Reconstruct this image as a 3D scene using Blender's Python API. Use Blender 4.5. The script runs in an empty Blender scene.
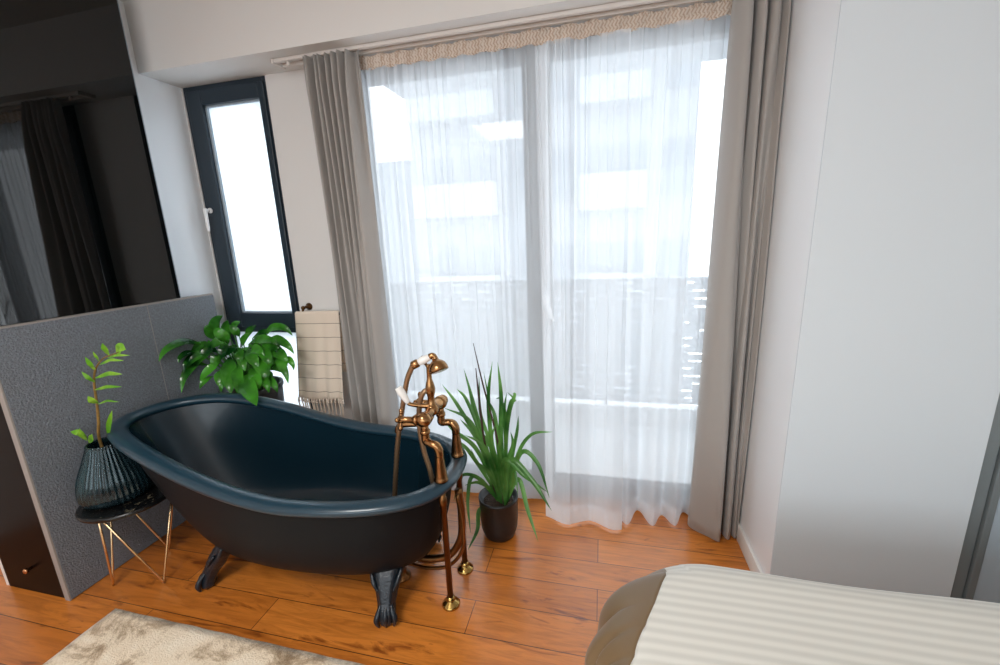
import bpy, bmesh, math, random
from mathutils import Vector, Matrix
random.seed(7)
PI = math.pi
COL = bpy.context.scene.collection
sc = bpy.context.scene

# ------------------------------------------------------------------ materials
def _mat(name):
    m = bpy.data.materials.new(name); m.use_nodes = True
    nt = m.node_tree
    for n in list(nt.nodes): nt.nodes.remove(n)
    out = nt.nodes.new('ShaderNodeOutputMaterial')
    return m, nt, out

def lin(c):
    return tuple((x/255/12.92 if x/255 <= .04045 else ((x/255+.055)/1.055)**2.4) for x in c) + (1,)

def N(nt, kind, **kw):
    n = nt.nodes.new(kind)
    for k, v in kw.items():
        if k in n.inputs: n.inputs[k].default_value = v
        else: setattr(n, k, v)
    return n

def plain(name, rgb, rough=.5, metal=0, spec=.5, coat=0, bump=0, bscale=60, vary=0, vscale=5, sheen=0, stretch=None, trans=0):
    m, nt, out = _mat(name)
    b = N(nt, 'ShaderNodeBsdfPrincipled')
    L = nt.links
    b.inputs['Base Color'].default_value = lin(rgb)
    b.inputs['Roughness'].default_value = rough
    b.inputs['Metallic'].default_value = metal
    b.inputs['Specular IOR Level'].default_value = spec
    b.inputs['Coat Weight'].default_value = coat
    b.inputs['Sheen Weight'].default_value = sheen
    b.inputs['Transmission Weight'].default_value = trans
    tc = N(nt, 'ShaderNodeTexCoord')
    src = tc.outputs['Object']
    if stretch:
        mp = N(nt, 'ShaderNodeMapping'); mp.inputs['Scale'].default_value = stretch
        L.new(src, mp.inputs['Vector']); src = mp.outputs['Vector']
    if bump:
        nz = N(nt, 'ShaderNodeTexNoise', Scale=bscale, Detail=4.0)
        L.new(src, nz.inputs['Vector'])
        bp = N(nt, 'ShaderNodeBump', Strength=bump, Distance=.01)
        L.new(nz.outputs['Fac'], bp.inputs['Height']); L.new(bp.outputs['Normal'], b.inputs['Normal'])
    if vary:
        nz = N(nt, 'ShaderNodeTexNoise', Scale=vscale, Detail=3.0)
        L.new(src, nz.inputs['Vector'])
        hs = N(nt, 'ShaderNodeHueSaturation'); hs.inputs['Color'].default_value = lin(rgb)
        mr = N(nt, 'ShaderNodeMapRange'); mr.inputs['From Min'].default_value = .3; mr.inputs['From Max'].default_value = .7
        mr.inputs['To Min'].default_value = 1-vary; mr.inputs['To Max'].default_value = 1+vary
        L.new(nz.outputs['Fac'], mr.inputs['Value']); L.new(mr.outputs['Result'], hs.inputs['Value'])
        L.new(hs.outputs['Color'], b.inputs['Base Color'])
    L.new(b.outputs['BSDF'], out.inputs['Surface'])
    return m

def mat_floor():
    m, nt, out = _mat('oak_planks'); L = nt.links
    tc = N(nt, 'ShaderNodeTexCoord')
    br = N(nt, 'ShaderNodeTexBrick', offset=.37, offset_frequency=2, squash=1)
    br.inputs['Color1'].default_value = lin((208, 126, 50)); br.inputs['Color2'].default_value = lin((176, 98, 32))
    br.inputs['Mortar'].default_value = lin((70, 38, 20))
    br.inputs['Scale'].default_value = 1; br.inputs['Mortar Size'].default_value = .0018; br.inputs['Mortar Smooth'].default_value = .3
    br.inputs['Bias'].default_value = -.1
    br.inputs['Brick Width'].default_value = 1.35; br.inputs['Row Height'].default_value = .155
    L.new(tc.outputs['Object'], br.inputs['Vector'])
    mp = N(nt, 'ShaderNodeMapping'); mp.inputs['Scale'].default_value = (1.6, 14, 1)
    L.new(tc.outputs['Object'], mp.inputs['Vector'])
    g = N(nt, 'ShaderNodeTexNoise', Scale=2.2, Detail=7.0, Roughness=.62, Distortion=1.2)
    L.new(mp.outputs['Vector'], g.inputs['Vector'])
    r = N(nt, 'ShaderNodeValToRGB')
    r.color_ramp.elements[0].position = .30; r.color_ramp.elements[0].color = (.60, .53, .46, 1)
    r.color_ramp.elements[1].position = .56; r.color_ramp.elements[1].color = (1, 1, 1, 1)
    e = r.color_ramp.elements.new(.75); e.color = (1.12, 1.1, 1.06, 1)
    L.new(g.outputs['Fac'], r.inputs['Fac'])
    mx = N(nt, 'ShaderNodeMix', data_type='RGBA', blend_type='MULTIPLY'); mx.inputs[0].default_value = .9
    L.new(br.outputs['Color'], mx.inputs[6]); L.new(r.outputs['Color'], mx.inputs[7])
    # dark cracks and knots, long along the plank
    mp2 = N(nt, 'ShaderNodeMapping'); mp2.inputs['Scale'].default_value = (2.2, 9, 1)
    L.new(tc.outputs['Object'], mp2.inputs['Vector'])
    k = N(nt, 'ShaderNodeTexNoise', Scale=1.3, Detail=5.0, Roughness=.55, Distortion=2.0)
    L.new(mp2.outputs['Vector'], k.inputs['Vector'])
    kr = N(nt, 'ShaderNodeValToRGB')
    kr.color_ramp.elements[0].position = .29; kr.color_ramp.elements[0].color = (.34, .22, .15, 1)
    kr.color_ramp.elements[1].position = .40; kr.color_ramp.elements[1].color = (1, 1, 1, 1)
    L.new(k.outputs['Fac'], kr.inputs['Fac'])
    mx2 = N(nt, 'ShaderNodeMix', data_type='RGBA', blend_type='MULTIPLY'); mx2.inputs[0].default_value = .85
    L.new(mx.outputs[2], mx2.inputs[6]); L.new(kr.outputs['Color'], mx2.inputs[7])
    b = N(nt, 'ShaderNodeBsdfPrincipled'); b.inputs['Roughness'].default_value = .30; b.inputs['Specular IOR Level'].default_value = .5; b.inputs['Coat Weight'].default_value = .5; b.inputs['Coat Roughness'].default_value = .26
    L.new(mx2.outputs[2], b.inputs['Base Color'])
    bp = N(nt, 'ShaderNodeBump', Strength=.12, Distance=.004)
    L.new(g.outputs['Fac'], bp.inputs['Height']); L.new(bp.outputs['Normal'], b.inputs['Normal'])
    L.new(b.outputs['BSDF'], out.inputs['Surface'])
    return m

def mat_sheer():
    m, nt, out = _mat('white_voile'); L = nt.links
    t = N(nt, 'ShaderNodeBsdfTransparent'); tr = N(nt, 'ShaderNodeBsdfTranslucent'); d = N(nt, 'ShaderNodeBsdfDiffuse')
    tr.inputs['Color'].default_value = (.95, .97, 1.0, 1); d.inputs['Color'].default_value = (.9, .91, .92, 1)
    a = N(nt, 'ShaderNodeMixShader'); a.inputs[0].default_value = .35
    L.new(tr.outputs[0], a.inputs[1]); L.new(d.outputs[0], a.inputs[2])
    s = N(nt, 'ShaderNodeMixShader'); s.inputs[0].default_value = SHEER_ALPHA
    L.new(t.outputs[0], s.inputs[1]); L.new(a.outputs[0], s.inputs[2]); L.new(s.outputs[0], out.inputs['Surface'])
    return m
SHEER_ALPHA = .62

def mat_glass(name, tint=(.97, .985, .99, 1), gloss=.06):
    m, nt, out = _mat(name); L = nt.links
    t = N(nt, 'ShaderNodeBsdfTransparent'); t.inputs['Color'].default_value = tint
    g = N(nt, 'ShaderNodeBsdfGlossy', Roughness=.02)
    s = N(nt, 'ShaderNodeMixShader'); s.inputs[0].default_value = gloss
    L.new(t.outputs[0], s.inputs[1]); L.new(g.outputs[0], s.inputs[2]); L.new(s.outputs[0], out.inputs['Surface'])
    return m

def mat_frosted():
    m, nt, out = _mat('frosted_glass'); L = nt.links
    t = N(nt, 'ShaderNodeBsdfTranslucent'); t.inputs['Color'].default_value = (.93, .97, 1, 1)
    g = N(nt, 'ShaderNodeBsdfGlossy', Roughness=.35)
    s = N(nt, 'ShaderNodeMixShader'); s.inputs[0].default_value = .05
    L.new(t.outputs[0], s.inputs[1]); L.new(g.outputs[0], s.inputs[2]); L.new(s.outputs[0], out.inputs['Surface'])
    return m

def mat_fabric(name, rgb, trans=.0, rough=.8, bump=.15, bscale=300, sheen=.2):
    m, nt, out = _mat(name); L = nt.links
    b = N(nt, 'ShaderNodeBsdfPrincipled'); b.inputs['Base Color'].default_value = lin(rgb)
    b.inputs['Roughness'].default_value = rough; b.inputs['Sheen Weight'].default_value = sheen; b.inputs['Specular IOR Level'].default_value = .25
    tc = N(nt, 'ShaderNodeTexCoord')
    nz = N(nt, 'ShaderNodeTexNoise', Scale=bscale, Detail=2.0); L.new(tc.outputs['Object'], nz.inputs['Vector'])
    bp = N(nt, 'ShaderNodeBump', Strength=bump, Distance=.002); L.new(nz.outputs['Fac'], bp.inputs['Height']); L.new(bp.outputs['Normal'], b.inputs['Normal'])
    if trans:
        t = N(nt, 'ShaderNodeBsdfTranslucent'); t.inputs['Color'].default_value = lin(rgb)
        s = N(nt, 'ShaderNodeMixShader'); s.inputs[0].default_value = trans
        L.new(b.outputs[0], s.inputs[1]); L.new(t.outputs[0], s.inputs[2]); L.new(s.outputs[0], out.inputs['Surface'])
    else: L.new(b.outputs[0], out.inputs['Surface'])
    return m

def mat_stripe(name, c1, c2, freq, duty, soft=.15, rough=.6, bump=.1):
    """stripes across the UV v coordinate (metres)"""
    m, nt, out = _mat(name); L = nt.links
    uv = N(nt, 'ShaderNodeUVMap'); sp = N(nt, 'ShaderNodeSeparateXYZ'); L.new(uv.outputs['UV'], sp.inputs[0])
    mu = N(nt, 'ShaderNodeMath', operation='MULTIPLY'); mu.inputs[1].default_value = freq; L.new(sp.outputs['Y'], mu.inputs[0])
    fr = N(nt, 'ShaderNodeMath', operation='FRACT'); L.new(mu.outputs[0], fr.inputs[0])
    r = N(nt, 'ShaderNodeValToRGB'); cr = r.color_ramp
    cr.elements[0].position = 0; cr.elements[0].color = lin(c1)
    cr.elements[1].position = max(.001, duty-soft*duty); cr.elements[1].color = lin(c1)
    e = cr.elements.new(duty); e.color = lin(c2)
    e = cr.elements.new(1-soft*duty); e.color = lin(c2)
    e = cr.elements.new(1); e.color = lin(c1)
    L.new(fr.outputs[0], r.inputs['Fac'])
    b = N(nt, 'ShaderNodeBsdfPrincipled'); b.inputs['Roughness'].default_value = rough; b.inputs['Sheen Weight'].default_value = .2; b.inputs['Specular IOR Level'].default_value = .3
    L.new(r.outputs['Color'], b.inputs['Base Color'])
    tc = N(nt, 'ShaderNodeTexCoord'); nz = N(nt, 'ShaderNodeTexNoise', Scale=220.0); L.new(tc.outputs['Object'], nz.inputs['Vector'])
    bp = N(nt, 'ShaderNodeBump', Strength=bump, Distance=.002); L.new(nz.outputs['Fac'], bp.inputs['Height']); L.new(bp.outputs['Normal'], b.inputs['Normal'])
    L.new(b.outputs[0], out.inputs['Surface'])
    return m

def mat_rug():
    m, nt, out = _mat('worn_rug_pile'); L = nt.links
    tc = N(nt, 'ShaderNodeTexCoord')
    a = N(nt, 'ShaderNodeTexNoise', Scale=5.5, Detail=11.0, Roughness=.74, Distortion=.5); L.new(tc.outputs['Object'], a.inputs['Vector'])
    r = N(nt, 'ShaderNodeValToRGB'); cr = r.color_ramp
    cr.elements[0].position = .36; cr.elements[0].color = lin((150, 126, 98))
    cr.elements[1].position = .62; cr.elements[1].color = lin((244, 230, 208))
    e = cr.elements.new(.44); e.color = lin((196, 174, 146))
    e = cr.elements.new(.50); e.color = lin((236, 218, 192))
    L.new(a.outputs['Fac'], r.inputs['Fac'])
    f = N(nt, 'ShaderNodeTexNoise', Scale=180.0, Detail=2.0); L.new(tc.outputs['Object'], f.inputs['Vector'])
    b = N(nt, 'ShaderNodeBsdfPrincipled'); b.inputs['Roughness'].default_value = .95; b.inputs['Sheen Weight'].default_value = .3; b.inputs['Specular IOR Level'].default_value = .1
    bp = N(nt, 'ShaderNodeBump', Strength=.8, Distance=.005); L.new(f.outputs['Fac'], bp.inputs['Height']); L.new(bp.outputs['Normal'], b.inputs['Normal'])
    L.new(r.outputs['Color'], b.inputs['Base Color']); L.new(b.outputs[0], out.inputs['Surface'])
    return m

def mat_marble():
    m, nt, out = _mat('black_marble'); L = nt.links
    tc = N(nt, 'ShaderNodeTexCoord')
    a = N(nt, 'ShaderNodeTexNoise', Scale=38.0, Detail=8.0, Roughness=.7, Distortion=.6); L.new(tc.outputs['Object'], a.inputs['Vector'])
    r = N(nt, 'ShaderNodeValToRGB'); cr = r.color_ramp
    cr.elements[0].position = .58; cr.elements[0].color = lin((12, 12, 13))
    cr.elements[1].position = .74; cr.elements[1].color = lin((150, 138, 112))
    L.new(a.outputs['Fac'], r.inputs['Fac'])
    b = N(nt, 'ShaderNodeBsdfPrincipled'); b.inputs['Roughness'].default_value = .22
    L.new(r.outputs['Color'], b.inputs['Base Color']); L.new(b.outputs[0], out.inputs['Surface'])
    return m

def mat_leaf(name, c1, c2, rough=.35, scale=9, trans=.25):
    m, nt, out = _mat(name); L = nt.links
    tc = N(nt, 'ShaderNodeTexCoord')
    a = N(nt, 'ShaderNodeTexNoise', Scale=scale, Detail=3.0); L.new(tc.outputs['Object'], a.inputs['Vector'])
    r = N(nt, 'ShaderNodeValToRGB'); cr = r.color_ramp
    cr.elements[0].position = .35; cr.elements[0].color = lin(c1); cr.elements[1].position = .66; cr.elements[1].color = lin(c2)
    L.new(a.outputs['Fac'], r.inputs['Fac'])
    b = N(nt, 'ShaderNodeBsdfPrincipled'); b.inputs['Roughness'].default_value = rough; b.inputs['Specular IOR Level'].default_value = .5
    L.new(r.outputs['Color'], b.inputs['Base Color'])
    t = N(nt, 'ShaderNodeBsdfTranslucent'); L.new(r.outputs['Color'], t.inputs['Color'])
    s = N(nt, 'ShaderNodeMixShader'); s.inputs[0].default_value = trans
    L.new(b.outputs[0], s.inputs[1]); L.new(t.outputs[0], s.inputs[2]); L.new(s.outputs[0], out.inputs['Surface'])
    return m

M = dict(
    floor=mat_floor(),
    wall=plain('white_wall_paint', (224, 222, 219), .85, spec=.2, bump=.02, bscale=200),
    baked_light=plain('satin_wall_baked_light', (240, 243, 246), .35, spec=.6),  # satin white lightened, daylight on the side walls put into the colour
    rightwall=plain('white_wall_board', (211, 218, 223), .6, spec=.3),
    ceiling=plain('ceiling_paint', (220, 218, 214), .9, spec=.1),
    trim=plain('white_trim', (228, 226, 222), .5),
    anthracite=plain('anthracite_frame', (38, 50, 60), .38, spec=.4),
    whiteplastic=plain('white_handle', (232, 232, 232), .3),
    seal=plain('window_seal', (150, 162, 172), .5),
    glass=mat_glass('clear_glass'), frosted=mat_frosted(), sheer=mat_sheer(),
    tape=mat_stripe('cream_gathered_tape', (192, 166, 144), (226, 213, 200), 1/.015, .40, .8, .85, .2),
    drape=mat_fabric('grey_drape', (164, 159, 154), trans=.04, rough=.55, bump=.1, sheen=.3),
    railmat=plain('white_rail', (218, 212, 206), .4),
    stone=plain('leathered_grey_stone', (112, 117, 124), .5, spec=.4, bump=.7, bscale=140, vary=.22, vscale=110),
    stone_edge=plain('pale_stone_edge', (150, 143, 138), .5),
    blackglass=plain('black_gloss_glass', (3, 5, 5), .02, spec=.5),
    espresso=plain('dark_gloss_lacquer', (20, 12, 9), .3, spec=.06),
    copper=plain('rose_brass', (214, 158, 116), .25, metal=1),
    brass=plain('antique_brass', (160, 120, 80), .24, metal=1, vary=.18, vscale=30),
    flange=plain('polished_brass', (178, 146, 84), .2, metal=1),
    hosemat=plain('ribbed_hose', (158, 128, 98), .35, metal=.8),
    brassdark=plain('aged_brass_pipe', (132, 92, 56), .3, metal=1, vary=.2, vscale=25),
    gold=plain('gold_wire', (234, 204, 160), .25, metal=1),
    porcelain=plain('white_porcelain', (236, 234, 230), .15),
    tubin=plain('teal_enamel', (11, 34, 45), .24, spec=.4, coat=.1),
    tubrim=plain('teal_enamel_rim', (26, 54, 68), .3, spec=.5, coat=.2),
    tubout=plain('slate_shell', (16, 19, 23), .5, spec=.16),
    claw=plain('claw_iron', (18, 28, 37), .3, spec=.5, bump=.25, bscale=90),
    marble=mat_marble(),
    vase=None,
    water=None,
    lily=mat_leaf('glossy_lily_leaf', (10, 62, 18), (78, 160, 44), .2, 7, .22),
    lilystem=plain('lily_stem', (70, 130, 50), .5),
    strap=mat_leaf('strap_leaf', (34, 92, 30), (110, 165, 80), .28, 6, .3),
    spike=plain('dry_flower_spike', (70, 50, 40), .7),
    zz=mat_leaf('fresh_leaf', (96, 168, 34), (158, 208, 66), .3, 18, .3),
    zzstem=plain('twig', (132, 104, 50), .6, vary=.25, vscale=60),
    blackpot=plain('black_plastic_pot', (28, 27, 28), .42),
    soil=plain('potting_bark', (58, 42, 30), .95, bump=1, bscale=90, vary=.4, vscale=70),
    planter=plain('dark_grey_planter', (74, 76, 80), .7, bump=.3, bscale=40),
    towel=mat_stripe('beige_towel', (120, 96, 82), (228, 212, 194), 1/.083, .035, .3, .9, .4),
    towelplain=mat_fabric('beige_fringe', (226, 210, 194), rough=.95, bscale=150),
    bronze=plain('dark_bronze', (96, 70, 44), .35, metal=1),
    rug=mat_rug(),
    duvet=mat_stripe('striped_satin', (224, 221, 212), (208, 205, 196), 1/.028, .5, .6, .55, .12),
    taupe=mat_fabric('taupe_satin', (116, 94, 66), rough=.36, bump=.1, sheen=.2),
    sheet=mat_fabric('mattress_cloth', (225, 222, 214)),
    wood=plain('bed_base', (90, 66, 48), .5),
    wardframe=plain('grey_profile', (128, 136, 138), .4, metal=.2),
    wardpanel=plain('pale_blue_grey_panel', (176, 190, 200), .25),
    deck=plain('balcony_tiles', (205, 208, 210), .8),
    railing=plain('grey_railing_panel', (176, 182, 188), .5),
    facade=plain('white_facade', (132, 138, 145), .9),
    facadewin=plain('far_window', (104, 114, 124), .4),
    facadegrey=plain('grey_band', (140, 147, 153), .9),
)
def mat_vase():
    m, nt, out = _mat('smoked_teal_glass'); L = nt.links
    t = N(nt, 'ShaderNodeBsdfTransparent'); t.inputs['Color'].default_value = (.26, .40, .43, 1)
    g = N(nt, 'ShaderNodeBsdfGlossy', Roughness=.06); g.inputs['Color'].default_value = (.85, .95, .97, 1)
    d = N(nt, 'ShaderNodeBsdfDiffuse'); d.inputs['Color'].default_value = lin((40, 62, 70))
    f = N(nt, 'ShaderNodeFresnel', IOR=1.5)
    s0 = N(nt, 'ShaderNodeMixShader'); s0.inputs[0].default_value = .3
    L.new(t.outputs[0], s0.inputs[1]); L.new(d.outputs[0], s0.inputs[2])
    s = N(nt, 'ShaderNodeMixShader'); L.new(f.outputs[0], s.inputs[0]); L.new(s0.outputs[0], s.inputs[1]); L.new(g.outputs[0], s.inputs[2])
    L.new(s.outputs[0], out.inputs['Surface']); return m
M['vase'] = mat_vase()

# ------------------------------------------------------------------ mesh helpers
def obj(name, bm, mat, parent=None, smooth=True, angle=None, loc=None):
    me = bpy.data.meshes.new(name)
    bmesh.ops.recalc_face_normals(bm, faces=bm.faces)
    bm.to_mesh(me); bm.free()
    mats = mat if isinstance(mat, (list, tuple)) else [mat]
    for mm in mats: me.materials.append(M[mm] if isinstance(mm, str) else mm)
    if smooth:
        me.polygons.foreach_set('use_smooth', [True]*len(me.polygons))
        if angle is not None: me.set_sharp_from_angle(angle=math.radians(angle))
    o = bpy.data.objects.new(name, me); COL.objects.link(o)
    if parent is not None:
        o.parent = parent
        o.matrix_parent_inverse = parent.matrix_basis.inverted()
    return o

def setp(o, label=None, cat=None, group=None, kind=None):
    if label: o['label'] = label
    if cat: o['category'] = cat
    if group: o['group'] = group
    if kind: o['kind'] = kind
    return o

def thing(name, label, cat, loc=(0, 0, 0), group=None):
    o = bpy.data.objects.new(name, None); COL.objects.link(o)
    o.location = loc; o.empty_display_size = .1
    return setp(o, label, cat, group)

def box(bm, x0, x1, y0, y1, z0, z1, bev=0, mat=0):
    r = bmesh.ops.create_cube(bm, size=1)
    vs = r['verts']
    for v in vs:
        v.co = Vector(((x0+x1)/2 + v.co.x*(x1-x0), (y0+y1)/2 + v.co.y*(y1-y0), (z0+z1)/2 + v.co.z*(z1-z0)))
    fs = {f for v in vs for f in v.link_faces}
    for f in fs: f.material_index = mat
    if bev:
        es = list({e for v in vs for e in v.link_edges})
        bmesh.ops.bevel(bm, geom=es, offset=bev, segments=2, affect='EDGES', profile=.5)

def boxes(name, lst, mat, parent=None, bev=0):
    bm = bmesh.new()
    for b in lst: box(bm, *b[:6], bev=bev, mat=b[6] if len(b) > 6 else 0)
    return obj(name, bm, mat, parent, smooth=False)

def spline(pts, n=8, closed=False):
    pts = [Vector(p) for p in pts]; out = []
    m = len(pts); rng = range(m if closed else m-1)
    for i in rng:
        if closed: p0, p1, p2, p3 = pts[i-1], pts[i], pts[(i+1) % m], pts[(i+2) % m]
        else:
            p1, p2 = pts[i], pts[i+1]
            p0 = pts[i-1] if i else p1*2-p2
            p3 = pts[i+2] if i+2 < m else p2*2-p1
        for k in range(n):
            t = k/n
            out.append(.5*((2*p1)+(p2-p0)*t+(2*p0-5*p1+4*p2-p3)*t*t+(3*p1-p0-3*p2+p3)*t**3))
    if not closed: out.append(pts[-1])
    return out

def lerplist(v, n):
    """resample list of floats to n values"""
    if not isinstance(v, (list, tuple)): return [v]*n
    out = []
    for i in range(n):
        f = i/(n-1)*(len(v)-1); k = min(int(f), len(v)-2) if len(v) > 1 else 0
        out.append(v[k]+(v[min(k+1, len(v)-1)]-v[k])*(f-k))
    return out

def frames(P):
    T = []
    for i in range(len(P)):
        a = P[max(i-1, 0)]; b = P[min(i+1, len(P)-1)]
        T.append((b-a).normalized())
    n = T[0].orthogonal().normalized(); out = []
    for i, t in enumerate(T):
        n = (n - t*n.dot(t))
        n = n.normalized() if n.length > 1e-6 else t.orthogonal().normalized()
        out.append((t, n, t.cross(n)))
    return out

def tube(bm, P, rad, seg=12, cap=True, flat=1.0, mat=0):
    P = [Vector(p) for p in P]; R = lerplist(rad, len(P)); fr = frames(P); rings = []
    for p, r, (t, n, b) in zip(P, R, fr):
        rings.append([bm.verts.new(p + n*(r*math.cos(2*PI*k/seg)) + b*(r*flat*math.sin(2*PI*k/seg))) for k in range(seg)])
    for a, c in zip(rings, rings[1:]):
        for k in range(seg):
            f = bm.faces.new((a[k], a[(k+1) % seg], c[(k+1) % seg], c[k])); f.material_index = mat
    if cap:
        bm.faces.new(rings[0][::-1]); bm.faces.new(rings[-1])

def lathe(bm, prof, o, ax=(0, 0, 1), seg=24, ribs=0, amp=0, cap=True):
    """prof: list of (r, h) along ax from o"""
    ax = Vector(ax).normalized(); n = ax.orthogonal().normalized(); b = ax.cross(n); o = Vector(o); rings = []
    for r, h in prof:
        ring = []
        for k in range(seg):
            a = 2*PI*k/seg
            rr = max(r, 1e-5)*(1 + (amp*math.cos(ribs*a) if ribs else 0))
            ring.append(bm.verts.new(o + ax*h + n*(rr*math.cos(a)) + b*(rr*math.sin(a))))
        rings.append(ring)
    for a, c in zip(rings, rings[1:]):
        for k in range(seg): bm.faces.new((a[k], a[(k+1) % seg], c[(k+1) % seg], c[k]))
    if cap:
        bm.faces.new(rings[0][::-1]); bm.faces.new(rings[-1])

def ball(bm, c, r, s=(1, 1, 1), seg=14):
    res = bmesh.ops.create_uvsphere(bm, u_segments=seg, v_segments=max(6, seg//2), radius=r)
    for v in res['verts']: v.co = Vector(c) + Vector((v.co.x*s[0], v.co.y*s[1], v.co.z*s[2]))

def sheet(bm, grid, uv=None, wrap=False):
    V = [[bm.verts.new(p) for p in row] for row in grid]
    ly = bm.loops.layers.uv.verify() if uv else None
    for i in range(len(V)-1):
        n = len(V[0])
        for j in range(n if wrap else n-1):
            j2 = (j+1) % n
            f = bm.faces.new((V[i][j], V[i][j2], V[i+1][j2], V[i+1][j]))
            if uv:
                for l, (a, b) in zip(f.loops, ((i, j), (i, j2), (i+1, j2), (i+1, j))): l[ly].uv = uv[a][b]
    return V

def leaf(bm, P, width, prof, up=Vector((0, 0, 1)), fold=.25, n=10, curl=0):
    """blade along spline P; prof = width multiplier list; V-folded about the mid rib"""
    P = spline(P, n); R = [w*width for w in lerplist(prof, len(P))]; fr = []
    for i in range(len(P)):
        t = (P[min(i+1, len(P)-1)]-P[max(i-1, 0)]).normalized()
        s = t.cross(up)
        s = s.normalized() if s.length > .05 else (fr[-1][0] if fr else Vector((1, 0, 0)))
        if fr and s.dot(fr[-1][0]) < 0: s = -s
        fr.append((s, s.cross(t).normalized()))
    rows = []
    for p, r, (s, u) in zip(P, R, fr):
        rows.append([p - s*r + u*(r*fold) - u*(curl*r), p - s*r*.55 + u*(r*fold*.45), p, p + s*r*.55 + u*(r*fold*.45), p + s*r + u*(r*fold) - u*(curl*r)])
    sheet(bm, rows)

# ------------------------------------------------------------------ room constants
XL, XR, YW, YC = -2.40, .674, 2.20, 1.62       # left wall, right return wall, window wall, closet face
ZB, ZC = 2.412, 2.74                           # underside of the dropped beam, ceiling
def struct(name, lst, mat, bev=0):
    return setp(boxes(name, lst, mat, None, bev), kind='structure')

struct('floor', [(-3.3, 2.7, -2.8, YW+.02, -.06, 0)], 'floor')
struct('ceiling', [(-3.3, 2.7, -2.8, 2.5, ZC, ZC+.1)], 'ceiling')
WX0, WX1, WZ0, WZT = -2.392, -1.818, .03, .955           # narrow window opening
DX0, DX1 = -1.33, .62                          # balcony door opening
struct('wall_back', [(WX0-.35, WX0, YW, 2.46, 0, ZC), (WX0, WX1, YW, 2.46, 0, WZ0), (WX1, DX0, YW, 2.46, 0, ZC),
                     (DX1, XR+.3, YW, 2.46, 0, ZC), (WX0, WX1, YW+.001, 2.46, ZB, ZC), (DX0, DX1, YW+.001, 2.46, ZB, ZC)], 'wall')
struct('trim_1', [(XL-.01, XR, 1.965, YW+.002, ZB, ZC)], 'wall')
struct('trim_3', [(-3.3, -3.2, -2.5, 1.3, 0, ZC), (-3.2, -2.72, 1.2, 1.3, 0, ZC)], 'wall')
struct('wall_left', [(-2.72, XL, 1.075, 2.46, 0, ZC)], 'baked_light')
struct('wall_right', [(XR, XR+.03, YC+.006, 2.46, 0, ZC)], 'baked_light')  # return wall takes the lightened white in place of missing daylight
struct('trim_4', [(XR, 1.263, YC, YC+.006, 0, ZC), (XR+.031, 1.263, YC+.006, YC+.018, 0, ZC), (XR+.031, 1.263, YC+.018, 2.46, 0, ZC)], 'rightwall')
struct('trim_2', [(2.55, 2.65, -2.5, 1.9, 0, ZC), (1.263, 2.65, 1.9, 2.0, 0, ZC)], 'wall')
FY = -2.5
struct('wall_front', [(-3.3, -2.3, FY-.2, FY, 0, ZC), (1.7, 2.65, FY-.2, FY, 0, ZC), (-2.3, 1.7, FY-.2, FY, 0, .7), (-2.3, 1.7, FY-.2, FY, 2.45, ZC)], 'wall')
w2 = setp(boxes('window_2', [(-2.3, -2.24, FY-.1, FY-.03, .7, 2.45), (1.64, 1.7, FY-.1, FY-.03, .7, 2.45), (-2.24, 1.64, FY-.1, FY-.03, .7, .76), (-2.24, 1.64, FY-.1, FY-.03, 2.39, 2.45), (-.33, -.27, FY-.1, FY-.03, .76, 2.39)], 'anthracite', None, .004), kind='structure')
for px0, px1 in ((-2.24, -.33), (-.27, 1.64)): boxes('pane', [(px0, px1, FY-.068, FY-.062, .76, 2.39)], 'glass', w2)
bm = bmesh.new()
box(bm, XR-.014, XR, YC+.002, YW, 0, .085, bev=.004)
setp(obj('baseboard_right', bm, 'trim', None, True, 35), kind='structure')
bm = bmesh.new()
box(bm, WX1-.0, DX0, YW-.013, YW, 0, .085, bev=.004)
setp(obj('baseboard_back', bm, 'trim', None, True, 35), kind='structure')

# narrow frosted window -------------------------------------------------
w = setp(boxes('window_1', [(WX0, WX0+.035, YW+.004, YW+.07, WZ0, ZB), (WX1-.035, WX1, YW+.004, YW+.07, WZ0, ZB),
        (WX0+.035, WX1-.035, YW+.004, YW+.07, WZ0, WZ0+.04), (WX0+.035, WX1-.035, YW+.004, YW+.07, ZB-.035, ZB), (WX0+.035, WX1-.035, YW+.004, YW+.07, WZT, WZT+.05)], 'anthracite', None, .004), kind='structure')
sx0, sx1, sz0, sz1 = WX0+.03, WX1-.012, WZT+.035, ZB-.03
gx0, gx1, gz0, gz1 = -2.262, -1.868, 1.082, 2.303
boxes('sash', [(sx0, gx0, YW-.012, YW+.05, sz0, sz1), (gx1, sx1, YW-.012, YW+.05, sz0, sz1), (gx0, gx1, YW-.012, YW+.05, sz0, gz0), (gx0, gx1, YW-.012, YW+.05, gz1, sz1)], 'anthracite', w, .004)
boxes('glazing_bead', [(gx0, gx0+.012, YW+.008, YW+.03, gz0, gz1), (gx1-.008, gx1, YW+.008, YW+.03, gz0, gz1), (gx0, gx1, YW+.008, YW+.03, gz0, gz0+.008), (gx0, gx1, YW+.008, YW+.03, gz1-.01, gz1)], 'seal', w, .001)
boxes('pane', [(gx0+.002, gx1-.002, YW+.022, YW+.028, gz0+.002, gz1-.002)], 'frosted', w)
boxes('pane', [(WX0+.034, WX1-.034, YW+.022, YW+.028, WZ0+.038, WZT+.002)], 'frosted', w)
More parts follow.
